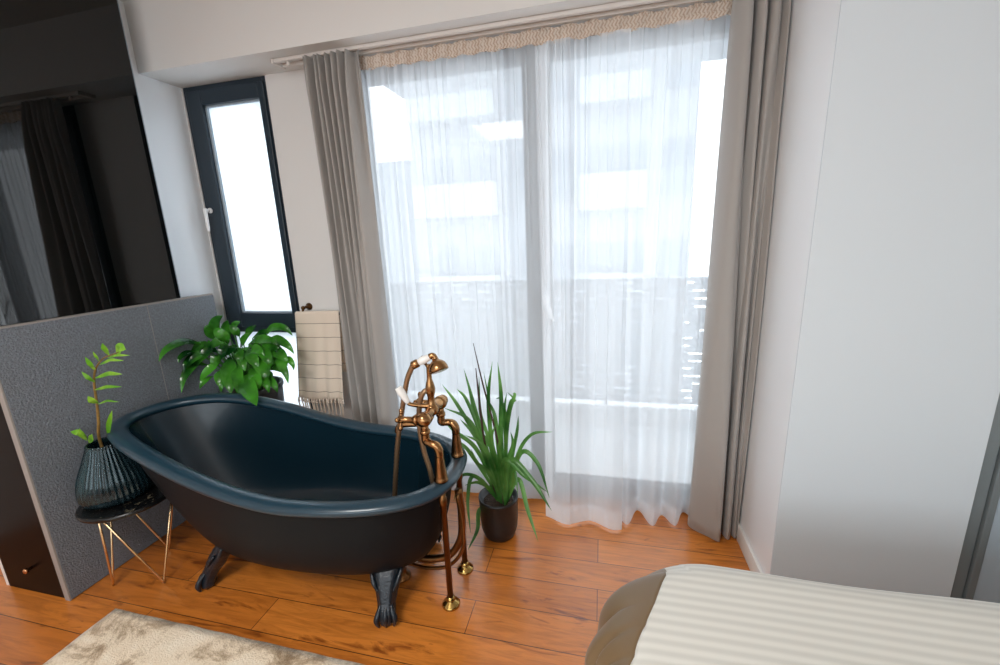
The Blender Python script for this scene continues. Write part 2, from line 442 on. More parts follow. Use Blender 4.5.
def handle(par, x, y, z, tilt=0, L=.125):
    bm = bmesh.new()
    lathe(bm, [(.013, 0), (.016, .003), (.016, .010), (.012, .012)], (x, y, z), (0, -1, 0), 18)
    lathe(bm, [(.009, .008), (.009, .04)], (x, y, z), (0, -1, 0), 12)
    d = Vector((math.sin(tilt), -.12, -math.cos(tilt)))
    p = Vector((x, y-.04, z))
    tube(bm, spline([p - d*.012, p, p+d*.04, p+d*(L*.75), p+d*L], 5), [.009, .012, .011, .0095, .009, .006], 12, flat=.75)
    return obj('handle', bm, 'whiteplastic', par)
handle(w, -2.335, YW-.012, 1.72, .12)

# balcony door -----------------------------------------------------------
d = setp(boxes('door_1', [(DX0, DX0+.05, YW+.004, YW+.075, 0, ZB), (DX1-.05, DX1, YW+.004, YW+.075, 0, ZB),
        (DX0+.05, DX1-.05, YW+.004, YW+.075, ZB-.05, ZB), (DX0+.05, DX1-.05, YW+.004, YW+.075, 0, .03)], 'anthracite', None, .004), kind='structure')
MXC = -.318
def leafdoor(x0, x1):
    z0, z1 = .025, ZB-.045
    boxes('leaf_frame', [(x0, x0+.065, YW-.010, YW+.06, z0, z1), (x1-.065, x1, YW-.010, YW+.06, z0, z1), (x0+.065, x1-.065, YW-.010, YW+.06, z0, .112), (x0+.065, x1-.065, YW-.010, YW+.06, z1-.067, z1)], 'anthracite', d, .004)
    boxes('pane', [(x0+.06, x1-.06, YW+.022, YW+.028, .10, z1-.06)], 'glass', d)
leafdoor(DX0+.03, MXC-.002); leafdoor(MXC+.002, DX1-.03)
handle(d, MXC+.034, YW-.010, 1.17, .35)

# outside ----------------------------------------------------------------
struct('balcony_floor', [(-3.2, 1.6, 2.44, 3.42, -.16, -.03)], 'deck')
struct('balcony_slab_above', [(-1.55, 1.6, 2.47, 3.40, 2.585, 2.80)], 'facadegrey')
rl = thing('balcony_railing', 'grey balcony railing with slotted panels outside the glass door', 'railing', (0, 3.3, -.03))
def slot_panel(x0, x1, y, z0, z1, seed):
    rnd = random.Random(seed); L = []
    pitch, gap = .060, .015; rows = int((z1-z0)/pitch)
    for r in range(rows):
        zb = z0 + r*pitch
        L.append((x0, x1, y, y+.004, zb, zb+pitch-gap))
        x = x0 + (.05 if r % 2 else .13) + rnd.uniform(-.02, .03); px = x0
        while x < x1-.04:
            e = min(x+rnd.choice([.05, .08, .1, .13]), x1-.03)
            L.append((px, x, y, y+.004, zb+pitch-gap, zb+pitch)); px = e
            x = e + rnd.uniform(.08, .17)
        L.append((px, x1, y, y+.004, zb+pitch-gap, zb+pitch))
    L.append((x0, x1, y, y+.004, z0+rows*pitch, z1))
    return L
xs = [-2.6, -1.72, -.84, .04, .92]
for i in range(4):
    boxes('slotted_panel', slot_panel(xs[i]+.02, xs[i+1]-.02, 3.3, .16, 1.125, i), 'railing', rl)
boxes('top_rail', [(-2.65, .97, 3.285, 3.325, 1.125, 1.15)], 'railing', rl, .004)
boxes('kerb', [(-2.65, .97, 3.27, 3.37, -.03, .125)], 'deck', rl, .004)
for x in xs: boxes('post', [(x-.02, x+.02, 3.305, 3.345, .1255, 1.124)], 'railing', rl, .003)

bd = thing('apartment_building', 'pale apartment block across the street seen through the sheers', 'building', (-2, 14, -9))
bm = bmesh.new(); box(bm, -6.3, 2.6, 14, 20, -9, 8.5); obj('wall', bm, 'facade', bd, False)
bm = bmesh.new(); box(bm, -10.5, -6.3, 15.5, 20, -9, 4.4); obj('side_wing', bm, 'facade', bd, False)
for fl in range(5):
    z = -5.6 + fl*2.9
    for bx0, bx1 in ((-6.0, -3.2), (-.7, 1.2)):
        boxes('balcony', [(bx0, bx1, 13.2, 13.99, z-.95, z-.8), (bx0, bx1, 13.2, 13.27, z-.801, z+.05)], 'facadegrey', bd)
    for x in (-5.6, -4.3, -2.6, -1.7, -.4, .5, 1.75):
        o = boxes('window', [(x, x+.75, 13.96, 14.0, z-.6, z+.95)], 'facadewin', bd)

# ------------------------------------------------------------------ curtains
ra = thing('curtain_rail', 'white double curtain rail fixed under the beam above the glass door', 'curtain rail', (-.5, 2.08, ZB))
for y in (2.048, 2.108):
    boxes('track', [(-1.62, XR-.02, y-.011, y+.011, ZB-.018, ZB-.001)], 'railmat', ra, .003)
boxes('end_cap', [(-1.632, -1.618, 2.032, 2.124, ZB-.024, ZB-.001)], 'railmat', ra, .003)
bm = bmesh.new(); lathe(bm, [(.006, 0), (.009, .006), (.009, .018), (.004, .022)], (-1.545, 2.048, ZB-.018), (0, 0, -1), 12); obj('glider', bm, 'railmat', ra)

def drape(name, top, bot, z0, z1, label, rows=40, n=7, bow=0, hemseed=0):
    A = spline([(x, y, 0) for x, y in top], n); B = spline([(x, y, 0) for x, y in bot], n)
    rnd = random.Random(hemseed); ph = [rnd.uniform(0, 6) for _ in range(8)]
    grid = []
    for i in range(rows+1):
        t = i/rows; e = t**.8; z = z1+(z0-z1)*t
        row = []
        for j, (a, b) in enumerate(zip(A, B)):
            p = a.lerp(b, e)
            k = math.sin(PI*t)
            p = p + Vector((.006*k*math.sin(j*.23+ph[0]+2.2*t), .010*k*math.sin(j*.31+ph[1]+3*t), 0))
            if t < .06: p.y = 2.05+(p.y-2.05)*(.7+.3*t/.06)
            zz = z + (.004*math.sin(j*.4+ph[2]) if i == rows else 0)
            row.append(Vector((p.x, p.y, zz)))
        grid.append(row)
    bm = bmesh.new(); sheet(bm, grid)
    o = obj(name, bm, 'drape')
    s = o.modifiers.new('thick', 'SOLIDIFY'); s.thickness = .004; s.offset = 0
    assert len(A) == len(B)
    return setp(o, label, 'curtain')

# right drape: broad front panel then tight folds against the return wall
drape('curtain',
      [(.488, 2.080), (.494, 2.030), (.520, 2.000), (.545, 2.015), (.548, 2.080), (.562, 2.085), (.566, 2.020), (.585, 1.992), (.596, 2.020), (.594, 2.082), (.610, 2.085), (.612, 2.015), (.630, 1.990), (.643, 2.020), (.640, 2.070), (.654, 2.010), (.664, 1.985), (.662, 2.08)],
      [(.452, 2.055), (.452, 2.030), (.500, 1.985), (.555, 1.938), (.578, 1.955), (.572, 2.010), (.578, 2.075), (.596, 2.080), (.604, 2.030), (.602, 1.985), (.612, 1.960), (.630, 1.985), (.634, 2.040), (.642, 2.000), (.648, 1.968), (.652, 1.99), (.660, 1.985), (.662, 2.080)],
      .012, 2.392, 'grey blackout curtain hanging beside the white right wall', hemseed=2)
def pleats(x0, x1, n, amp, y, seed, skew=0):
    r = random.Random(seed); out = []
    w = [r.uniform(.4, 1.8) for _ in range(n)]; s = sum(w); x = x0
    for i, a in enumerate(w):
        dx = (x1-x0)*a/s; out.append((x, y + (amp if i % 2 else -amp)*r.uniform(.7, 1.1))); x += dx
    out.append((x1, y)); return out
drape('curtain',
      pleats(-1.436, -1.150, 16, .048, 2.04, 31), 
      [(-1.425, 2.09), (-1.4077, 2.02), (-1.3818, 2.065), (-1.3645, 2.09), (-1.3498, 2.02), (-1.3273, 1.985), (-1.3143, 2.07), (-1.2996, 2.09), (-1.284, 2.02), (-1.2676, 1.975), (-1.2494, 2.06), (-1.2373, 2.09), (-1.2183, 1.99), (-1.1828, 1.905), (-1.1396, 1.868), (-1.0989, 1.89), (-1.105, 2.02)],
      .012, 2.392, 'grey blackout curtain hanging behind the bathtub beside the beige towel', hemseed=4)

def sheer(name, x0, x1, label, seed, flare, zt=2.335, ybase=2.118, cols=720, rows=50, botx=(0, 0)):
    r = random.Random(seed)
    fr = [(r.uniform(18, 34), r.uniform(0, 6.28), r.uniform(.5, 1)) for _ in range(3)]
    fine = [(r.uniform(70, 190), r.uniform(0, 6.28), r.uniform(.4, 1)) for _ in range(5)]
    pin = []; xx = x0+.015
    while xx < x1-.01:
        pin.append((xx, r.uniform(.0035, .008), r.uniform(.6, 2.6), r.choice((-1, 1)), r.uniform(-.03, .03), r.uniform(.25, 1.2)))
        xx += r.uniform(.018, .062)
    grid = []
    for i in range(rows+1):
        t = i/rows; z = zt + (.012-zt)*t
        row = []
        for j in range(cols+1):
            u = j/cols; x = x0+(x1-x0)*u
            xb = x + (botx[0]*(1-u)+botx[1]*u)*t; yp = 0
            for xi, wi, ai, sg, dr, ln in pin:
                k = (x-xi-dr*t)/(wi*(1+.9*t))
                if abs(k) < 3:
                    e = math.exp(-k*k)*max(0, 1-.75*(t/ln)**1.5) if t < ln*1.2 else 0
                    xb -= ai*wi*k*e; yp += sg*.006*e
            a = sum(w*math.sin(k*x+p+.35*math.sin(2.1*t+p)) for k, p, w in fr)/3
            b = sum(w*math.sin(k*x+p+.8*t) for k, p, w in fine)/5
            amp = .010+.020*t
            y = ybase + amp*a + b*(.011*(1-t)**1.5+.0035)
            y -= flare(u)*t**2.2
            y += yp
            row.append(Vector((xb, min(y, 2.155), z)))
        grid.append(row)
    bm = bmesh.new(); sheet(bm, grid)
    o = obj(name, bm, 'sheer'); setp(o, label, 'sheer curtain')
    hem = [[p_ + Vector((0, -.0035, 0)) for p_ in r_] for r_ in grid[-3:]]
    bm = bmesh.new(); sheet(bm, hem); obj('hem', bm, 'sheer', o)
    # gathered header tape, ruffled
    g = []; hz = [2.389, 2.384, 2.375, 2.360, 2.347, 2.335, 2.328]
    ha = [.009, .013, .014, .014, .014, .013, .010]
    n2 = int((x1-x0)/.0035); gu = []
    for k, (zz, aa) in enumerate(zip(hz, ha)):
        row = []
        for j in range(n2+1):
            x = x0+(x1-x0)*j/n2
            w = math.sin(x*290+1.3*math.sin(x*37+seed)+(1.5 if k % 2 else -1.5)*min(1, k)); w = math.copysign(abs(w)**.7, w)
            y = 2.112 + aa*w*(.7+.3*math.sin(x*71+k)) - (.004 if k in (2, 4) else 0)
            dz = .004*math.sin(x*60+seed) + .003*w if k in (0, 6) else 0
            row.append(Vector((x, y, zz+dz)))
        g.append(row); gu.append([(zz, (x0+(x1-x0)*j/n2) + (.005 if k % 2 else -.005)) for j in range(n2+1)])
    bm = bmesh.new(); sheet(bm, g, gu); obj('gathered_tape', bm, 'tape', o)
    return o
def fl_left(u): return .0
def fl_right(u):
    if u < .5: return .155
    return .155*(1-u)/.5*.4 + .02 + .05*math.sin((u-.5)*42)
sheer('sheer_curtain', -1.235, -.255, 'white sheer curtain falling behind the green potted plant, left half of the door', 3, fl_left)
sheer('sheer_curtain', -.312, .535, 'white sheer curtain over the right half of the glass door, hem sweeping the floor', 11, fl_right, ybase=2.112, botx=(.035, -.02))

# ------------------------------------------------------------------ left side: cladding, glass, dark end
XS = -2.265
st = thing('stone_clad_partition', 'low grey stone-clad partition with dark end panel behind the bathtub', 'partition', (-2.33, 1.5, 0))
boxes('stone_panel', [(XS-.02, XS, 1.048, 1.642, .004, 1.224)], 'stone', st, .002)
boxes('stone_panel', [(XS-.02, XS, 1.645, 2.03, .004, 1.224)], 'stone', st, .002)
setp(boxes('grout_line', [(XS-.019, XS-.0005, 1.6422, 1.6448, .004, 1.224)], 'stone_edge', st), 'pale grout line between the two stone slabs')
setp(boxes('edge_strip', [(XS-.03, XS-.001, 1.040, 1.047, .002, 1.226), (XS-.032, XS-.003, 1.04, 2.03, 1.2245, 1.232)], 'stone_edge', st, .001), 'pale stone edge strip')
boxes('core', [(XL+.001, XS-.021, 1.075, 2.028, 0, 1.222)], 'stone', st)
e = boxes('end_panel', [(-2.660, XS-.031, 1.046, 1.072, .004, 1.232)], 'espresso', st, .002)
bm = bmesh.new(); lathe(bm, [(.006, 0), (.006, .014), (.011, .016), (.0115, .026), (.009, .029)], (-2.455, 1.046, .142), (0, -1, 0), 20); setp(obj('knob', bm, 'copper', e), 'round rose-brass knob')
boxes('side_strip', [(-2.69, -2.662, 1.05, 1.072, .0, 1.232)], 'trim', st, .001)
gp = thing('black_glass_panel', 'tall glossy black glass wall panel above the grey stone partition', 'glass panel', (-2.34, 1.45, 1.233))
boxes('pane', [(-2.31, -2.290, 1.045, 1.846, 1.2335, 2.70)], 'blackglass', gp, .001)
boxes('frame', [(XL+.001, -2.311, 1.05, 1.842, 1.234, 2.70)], 'anthracite', gp)
boxes('edge_trim', [(-2.311, -2.2892, 1.8465, 1.8495, 1.2335, 2.70)], 'seal', gp)

# ------------------------------------------------------------------ wardrobe at the right edge
wd = thing('wardrobe', 'grey framed wardrobe with pale sliding panel beside the white wall at right', 'wardrobe', (1.9, 1.66, 0))
boxes('side_profile', [(1.266, 1.310, 1.635, 1.70, .0, 2.6)], 'wardframe', wd, .002)
boxes('door_frame', [(1.314, 1.336, 1.625, 1.66, .02, 2.58), (1.336, 2.5, 1.625, 1.66, .02, .06), (1.336, 2.5, 1.625, 1.66, 2.54, 2.58), (2.48, 2.5, 1.625, 1.66, .06, 2.54)], 'wardframe', wd, .002)
boxes('sliding_panel', [(1.337, 2.479, 1.638, 1.652, .061, 2.539)], 'wardpanel', wd)
boxes('carcass', [(1.314, 2.53, 1.665, 1.89, 0, 2.6)], 'trim', wd)

# ------------------------------------------------------------------ bathtub
TXC = -1.3; TXL, TXR, TCY, TB, NL, NR, TZ0, TZ1, TXM, TW, TR, TT = -2.170, -.5766, 1.4464, .3323, 2.3211, 2.6626, .5602, .7312, -1.0995, .9504, .0268, .017
def sup(t, xl, xr, b, nl, nr):
    c, s = math.cos(t), math.sin(t); n = nl if c < 0 else nr; a = (TXC-xl) if c < 0 else (xr-TXC)
    x = TXC + a*math.copysign(abs(c)**(2/n), c); y = TCY + b*math.copysign(abs(s)**(2/n), s) + TT*(x-TXC)
    return x, y
def rim_z(x):
    u = min(max((TXM-x)/TW, 0), 1); return TZ0+(TZ1-TZ0)*u*u*(3-2*u)
NT = 128
def tparam(k):   # denser sampling round the ends
    return 2*PI*k/NT
def ringpts(xl, xr, b, nl, nr, zf):
    return [(lambda xy: Vector((xy[0], xy[1], zf(xy[0]))))(sup(tparam(k), xl, xr, b, nl, nr)) for k in range(NT)]
RC = ringpts(TXL, TXR, TB, NL, NR, rim_z)
tub = thing('bathtub', 'dark teal slipper bathtub on claw feet in front of the window', 'bathtub', (-1.3, 1.45, 0))
def outn(i, ring):
    t = ring[(i+1) % NT]-ring[i-1]; n = Vector((t.y, -t.x, 0)); return n.normalized()
def shell(off, zb, bxl, bxr, bb, mixv, zoff=-.004, rows=18, inset=.03):
    BT = ringpts(bxl, bxr, bb, 2.2, 2.4, lambda x: zb)
    rings = []
    for r in range(rows+1):
        v = 1-r/rows; ring = []
        for k in range(NT):
            ft = min(max((RC[k].x+.84)/.2, 0), 1); T = RC[k]+outn(k, RC)*(off-inset*ft*ft*(3-2*ft)); T.z += zoff
            B = BT[k]
            hz = v
            ell = math.sqrt(max(0, 1-(1-v)**2)) if v < 1 else 1
            headness = min(max((TXC-T.x)/.9, 0), 1)
            mx = mixv*(1-.75*headness)
            g = (1-mx)*v + mx*ell
            vz = v**1.0
            ring.append(Vector((B.x+(T.x-B.x)*g, B.y+(T.y-B.y)*g, B.z+(T.z-B.z)*vz)))
        rings.append(ring)
    # rounded floor
    cx = sum(p.x for p in BT)/NT; cy = TCY
    for q, dz in ((.93, -.012), (.8, -.02), (.5, -.024), (.05, -.025)):
        rings.append([Vector((cx+(p.x-cx)*q, cy+(p.y-cy)*q, zb+dz)) for p in BT])
    bm = bmesh.new(); V = sheet(bm, rings, wrap=True)
    bm.faces.new(V[-1])
    return bm
obj('outer_shell', shell(-.006, .172, -1.77, -.735, .205, .9), 'tubout', tub)
obj('basin', shell(-.020, .225, -1.80, -.78, .17, .80, inset=.022), 'tubin', tub)
bm = bmesh.new(); rings = []
for k in range(NT):
    n = outn(k, RC); ring = []
    for j in range(14):
        a = 2*PI*j/14
        ca, sa = math.cos(a), math.sin(a)
        ring.append(RC[k] + n*(ca*TR*1.38-.007) + Vector((0, 0, sa*TR*(.82 if sa > 0 else 1.0))))
    rings.append(ring)
rings.append(rings[0]); sheet(bm, rings, wrap=True); bmesh.ops.remove_doubles(bm, verts=bm.verts, dist=1e-5)
obj('rim', bm, 'tubrim', tub)
bm = bmesh.new(); lathe(bm, [(.034, 0), (.036, .003), (.028, .006), (.012, .004), (.010, .010)], (-1.42, TCY, .199), (0, 0, 1), 24); setp(obj('drain', bm, 'brass', tub), 'brass drain plug')

def claw_foot(px, py, ang):
    """ang: outward heading; foot touches the floor at (px,py)"""
    bm = bmesh.new(); d = Vector((math.cos(ang), math.sin(ang), 0)); s = Vector((-d.y, d.x, 0)); o = Vector((px, py, 0))
    path = spline([o-d*.105+Vector((0, 0, .225)), o-d*.088+Vector((0, 0, .188)), o-d*.062+Vector((0, 0, .150)), o-d*.036+Vector((0, 0, .112)), o-d*.014+Vector((0, 0, .076)), o+d*.002+Vector((0, 0, .045)), o+d*.006+Vector((0, 0, .022)), o+d*.004+Vector((0, 0, .003))], 5)
    wid = lerplist([.074, .070, .057, .042, .034, .034, .034, .022], len(path)); dep = lerplist([.026, .036, .040, .034, .030, .032, .033, .022], len(path))
    rings = []
    for i, p in enumerate(path):
        t = (path[min(i+1, len(path)-1)]-path[max(i-1, 0)]).normalized(); u = s.cross(t).normalized()
        ring = []
        for k in range(24):
            a = 2*PI*k/24
            ridge = 1+.09*math.cos(6*a)
            ring.append(p + s*(wid[i]*math.cos(a)*ridge) + u*(dep[i]*math.sin(a)*ridge))
        rings.append(ring)
    V = sheet(bm, rings, wrap=True); bm.faces.new(V[0]); bm.faces.new(V[-1])
    for q, yaw in ((-.024, -.4), (0, 0), (.024, .4)):        # three talons gripping the ball
        dd = (d*math.cos(yaw)+s*math.sin(yaw))
        tube(bm, spline([o+s*q*.7-d*.004+Vector((0, 0, .088)), o+s*q*.8+dd*.022+Vector((0, 0, .062)), o+s*q*.95+dd*.034+Vector((0, 0, .036)), o+s*q*.7+dd*.032+Vector((0, 0, .006))], 4), [.006, .011, .012, .005], 8)
    ball(bm, o+d*.004+Vector((0, 0, .026)), .032, (1, 1, .84))
    for q in (-.05, -.025, 0, .025, .05):                    # acanthus lobes along the top edge
        tube(bm, spline([o+s*q*.5-d*.016+Vector((0, 0, .115)), o+s*q*.95-d*.034+Vector((0, 0, .155)), o+s*q*1.25-d*.066+Vector((0, 0, .19+.012*(1-abs(q)/.05)))], 4), [.004, .010, .006], 8)
    return obj('claw_foot', bm, 'claw', tub)
claw_foot(-.822, 1.232, math.radians(-72)); claw_foot(-1.712, 1.236, math.radians(-152))
claw_foot(-.822, 1.675, math.radians(65)); claw_foot(-1.712, 1.655, math.radians(150))

# waste and overflow pipe at the foot end
wp = thing('waste_pipe', 'curved brass waste pipe under the tap end of the bathtub', 'pipe', (-.87, 1.45, 0))
bm = bmesh.new()
tube(bm, spline([(-.574, 1.47, .47), (-.566, 1.47, .36), (-.575, 1.465, .24), (-.63, 1.46, .15), (-.72, 1.455, .118), (-.82, 1.455, .118), (-.88, 1.455, .105)], 7), .016, 14)
tube(bm, spline([(-.566, 1.435, .47), (-.55, 1.435, .35), (-.556, 1.43, .22), (-.62, 1.43, .125), (-.72, 1.43, .092), (-.82, 1.44, .09)], 7), .008, 10)
obj('overflow_tube', bm, 'brassdark', wp)
bm = bmesh.new(); lathe(bm, [(.04, 0), (.04, .006), (.022, .014), (.02, .06), (.026, .064), (.026, .085), (.019, .09), (.019, .125)], (-.87, 1.455, 0), seg=20); obj('floor_trap', bm, 'brassdark', wp)

# two standing supply pipes
YN, YF, XP = 1.358, 1.551, -.597
PG = 'brass supply pipes under the tap'
for y, lab in ((YN, 'brass supply pipe standing nearer the front, below the near tap leg'), (YF, 'brass supply pipe standing nearer the potted plant, below the far tap leg')):
    p = thing('supply_pipe', lab, 'pipe', (XP, y, 0))
    bm = bmesh.new(); lathe(bm, [(.0125, .02), (.0125, .47), (.016, .472), (.016, .505), (.012, .51), (.012, .533)], (XP, y, 0), seg=16); obj('pipe', bm, 'brassdark', p)
    bm = bmesh.new(); lathe(bm, [(.038, 0), (.038, .005), (.034, .011), (.020, .020), (.0165, .026), (.0155, .04)], (XP, y, 0), seg=24); obj('floor_flange', bm, 'flange', p)

# ------------------------------------------------------------------ tap
zr = .582
tap = thing('bath_tap', 'antique brass bath mixer tap on the bathtub rim with cross handles', 'tap', (XP, 1.455, zr))
XV = -.655; ZV = .826
for y, yv in ((YN, 1.375), (YF, 1.540)):
    bm = bmesh.new()
    lathe(bm, [(.028, 0), (.029, .006), (.026, .012), (.0245, .03), (.019, .075), (.016, .105), (.0165, .115)], (XP, y, zr), seg=20)
    tube(bm, spline([(XP, y, zr+.105), (XP-.001, y, zr+.128), (XP-.010, y, zr+.146), (XP-.028, y, zr+.152), (XV+.004, y+(yv-y)*.6, zr+.153)], 5), [.017, .018, .0175, .0155, .015], 16)
    tube(bm, spline([(XV+.012, y+(yv-y)*.6, zr+.153), (XV, yv, zr+.158), (XV, yv, zr+.175), (XV, yv, ZV-.02)], 4), [.016, .017, .016, .0145], 16)
    lathe(bm, [(.019, 0), (.021, .004), (.021, .012), (.018, .016)], (XV, yv, zr+.185), seg=8)
    obj('leg', bm, 'brass', tap)
bm = bmesh.new()                                            # mixer body
tube(bm, spline([(XV, 1.352, ZV), (XV, 1.455, ZV+.006), (XV, 1.562, ZV)], 8), [.020, .024, .021, .017, .018, .022, .018, .017, .021, .025, .020], 18)
ball(bm, (XV, 1.372, ZV), .030); ball(bm, (XV, 1.543, ZV), .030); ball(bm, (XV, 1.455, ZV+.008), .028)
lathe(bm, [(.024, -.01), (.024, .012), (.02, .02), (.014, .024)], (XV, 1.562, ZV), (0, 1, 0), 18)
obj('mixer_body', bm, 'brass', tap)
def cross(c, ax, L=.068):
    bm = bmesh.new(); ax = Vector(ax).normalized(); c = Vector(c)
    lathe(bm, [(.021, 0), (.022, .008), (.017, .016), (.012, .024), (.011, L-.008), (.015, L-.004), (.016, L+.008), (.010, L+.015)], c, ax, 18)
    u = Vector((0, 0, 1)).cross(ax).normalized(); v = ax.cross(u); h = c+ax*(L+.002)
    for q in (u, v, -u, -v):
        q = (q*math.cos(.35)+ax.cross(q)*math.sin(.35))
        tube(bm, spline([h+q*.006, h+q*.018, h+q*.028, h+q*.034], 3), [.007, .006, .0095, .007], 10)
        ball(bm, h+q*.034, .010, seg=10)
    return obj('cross_handle', bm, 'brass', tap)
cross((XV-.024, 1.372, ZV-.002), (-1, -.05, -.02)); cross((XV-.024, 1.538, ZV-.002), (-1, .05, .0))
bm = bmesh.new()                                            # spout into the tub
tube(bm, spline([(XV-.01, 1.455, ZV-.02), (XV-.03, 1.452, ZV-.052), (XV-.075, 1.448, ZV-.058), (XV-.125, 1.444, ZV-.062), (XV-.147, 1.442, ZV-.075), (XV-.152, 1.441, ZV-.097)], 6), [.018, .015, .013, .0125, .0135, .014], 16)
obj('spout', bm, 'brass', tap)
bm = bmesh.new()                                            # riser and cradle
lathe(bm, [(.018, 0), (.020, .008), (.015, .018), (.013, .04), (.018, .058), (.020, .075), (.016, .096), (.010, .115), (.0095, .165), (.013, .170), (.009, .176)], (XV, 1.455, ZV+.02), seg=18)
top = Vector((XV, 1.455, ZV+.19))
for s in (-1, 1):
    tube(bm, spline([top+Vector((0, 0, -.008)), top+Vector((-.012*s, .004*s, .004)), top+Vector((-.025*s, .008*s, .020)), top+Vector((-.026*s, .008*s, .036))], 4), [.006, .006, .005, .006], 10)
obj('riser', bm, 'brass', tap)
bm = bmesh.new()                                            # diverter lever with white grip
p0 = Vector((XV-.035, 1.437, ZV+.028)); p1 = Vector((XV-.084, 1.422, ZV+.044)); p2 = Vector((XV-.120, 1.418, ZV+.108))
tube(bm, spline([Vector((XV, 1.45, ZV+.024)), p0, p1+Vector((.008, 0, -.006)), p1], 4), [.013, .010, .008, .009], 12); lv = obj('diverter_lever', bm, 'brass', tap)
bm = bmesh.new(); tube(bm, spline([p1, p1.lerp(p2, .3), p1.lerp(p2, .7), p2], 4), [.010, .0135, .017, .014], 14); setp(obj('grip', bm, 'porcelain', lv), 'white porcelain grip')

hs = thing('hand_shower', 'brass hand shower with white handle and hose resting on the tap cradle', 'shower head', (XV, 1.455, ZV+.2))
zc = ZV+.208
a = Vector((XV-.034, 1.442, zc-.002)); b = Vector((XV+.012, 1.456, zc+.020))
bm = bmesh.new(); tube(bm, spline([a, a.lerp(b, .25), a.lerp(b, .6), b], 5), [.012, .0165, .0155, .011], 16); setp(obj('handle', bm, 'porcelain', hs), 'white porcelain handle')
bm = bmesh.new(); tube(bm, spline([b-(b-a)*.04, b+Vector((.008, 0, .004)), b+Vector((.017, 0, -.002)), b+Vector((.021, -.002, -.014))], 5), [.013, .011, .010, .012], 14)
ax = Vector((.40, -.30, -.86))
lathe(bm, [(.010, -.012), (.014, .0), (.024, .006), (.033, .017), (.037, .030), (.038, .040), (.037, .044), (.031, .046)], b+Vector((.021, -.002, -.015)), ax, 24)
obj('shower_rose', bm, 'brass', hs)
bm = bmesh.new(); lathe(bm, [(.013, -.03), (.017, -.026), (.017, -.004), (.013, .0)], a, (b-a), 14); obj('ferrule', bm, 'brass', hs)
bm = bmesh.new()
hp = spline([a-(b-a).normalized()*.026, (-.744, 1.437, .955), (-.776, 1.435, .831), (-.808, 1.435, .696), (-.832, 1.435, .556), (-.852, 1.435, .42), (-.862, 1.43, .32), (-.82, 1.425, .262), (-.72, 1.42, .30), (-.666, 1.425, .45), (-.672, 1.43, .56), (-.696, 1.433, .661), (-.706, 1.433, .775), (-.695, 1.436, .87), (-.676, 1.440, .912), (XV-.006, 1.450, ZV+.088)], 16)
R = [.0105*(1+.08*(1 if k % 2 else -1)) for k in range(len(hp))]
tube(bm, hp, R, 10); obj('hose', bm, 'hosemat', hs)

# ------------------------------------------------------------------ stool, vase, twig
SX, SY, SZ = -2.075, 1.245, .40
so = thing('side_table', 'small round black marble side table on gold hairpin legs beside the partition', 'side table', (SX, SY, 0))
bm = bmesh.new(); lathe(bm, [(.165, 0), (.176, .002), (.180, .006), (.180, .016), (.176, .021), (.165, .022)], (SX, SY, SZ), seg=64); obj('table_top', bm, 'marble', so)
for fx, fy in ((-1.945, 1.205), (-2.165, 1.145), (-2.135, 1.385)):
    f = Vector((fx, fy, .005)); ang = math.atan2(fy-SY, fx-SX); bm = bmesh.new()
    tops = [Vector((SX+.155*math.cos(ang+q), SY+.155*math.sin(ang+q), SZ)) for q in (-.95, .95)]
    m0 = f+(tops[0]-f)*.03; m1 = f+(tops[1]-f)*.03
    tube(bm, [tops[0], tops[0].lerp(f, .5), m0+Vector((0, 0, .004)), f, m1+Vector((0, 0, .004)), tops[1].lerp(f, .5), tops[1]], .0046, 10)
    obj('leg', bm, 'gold', so)
VX, VY, VZ = -2.122, 1.235, SZ+.0225
va = thing('ribbed_vase', 'smoky teal ribbed glass vase standing on the black side table', 'vase', (VX, VY, VZ))
prof = [(.090, 0), (.118, .006), (.130, .03), (.131, .055), (.126, .095), (.114, .135), (.096, .178), (.081, .215), (.070, .245), (.067, .262)]
bm = bmesh.new()
pp = [(p.x, p.y) for p in spline([(r, h, 0) for r, h in prof], 3)]
inner = [(max(r-.007, .02), h) for r, h in reversed(pp) if h > .012]
lathe(bm, pp + inner, (VX, VY, VZ), seg=240, ribs=40, amp=.016); obj('glass_body', bm, 'vase', va)
zz = thing('leaf_cutting', 'young bright green leaf cutting standing in the ribbed vase', 'plant', (VX, VY, VZ+.02))
ZSTEM = [(-2.147, 1.232, 0.697), (-2.118, 1.229, 0.783), (-2.095, 1.226, 0.860), (-2.080, 1.223, 0.919), (-2.065, 1.220, 0.970), (-2.033, 1.217, 1.028), (-1.973, 1.214, 1.076), (-1.910, 1.211, 1.097), (-1.859, 1.208, 1.112)]
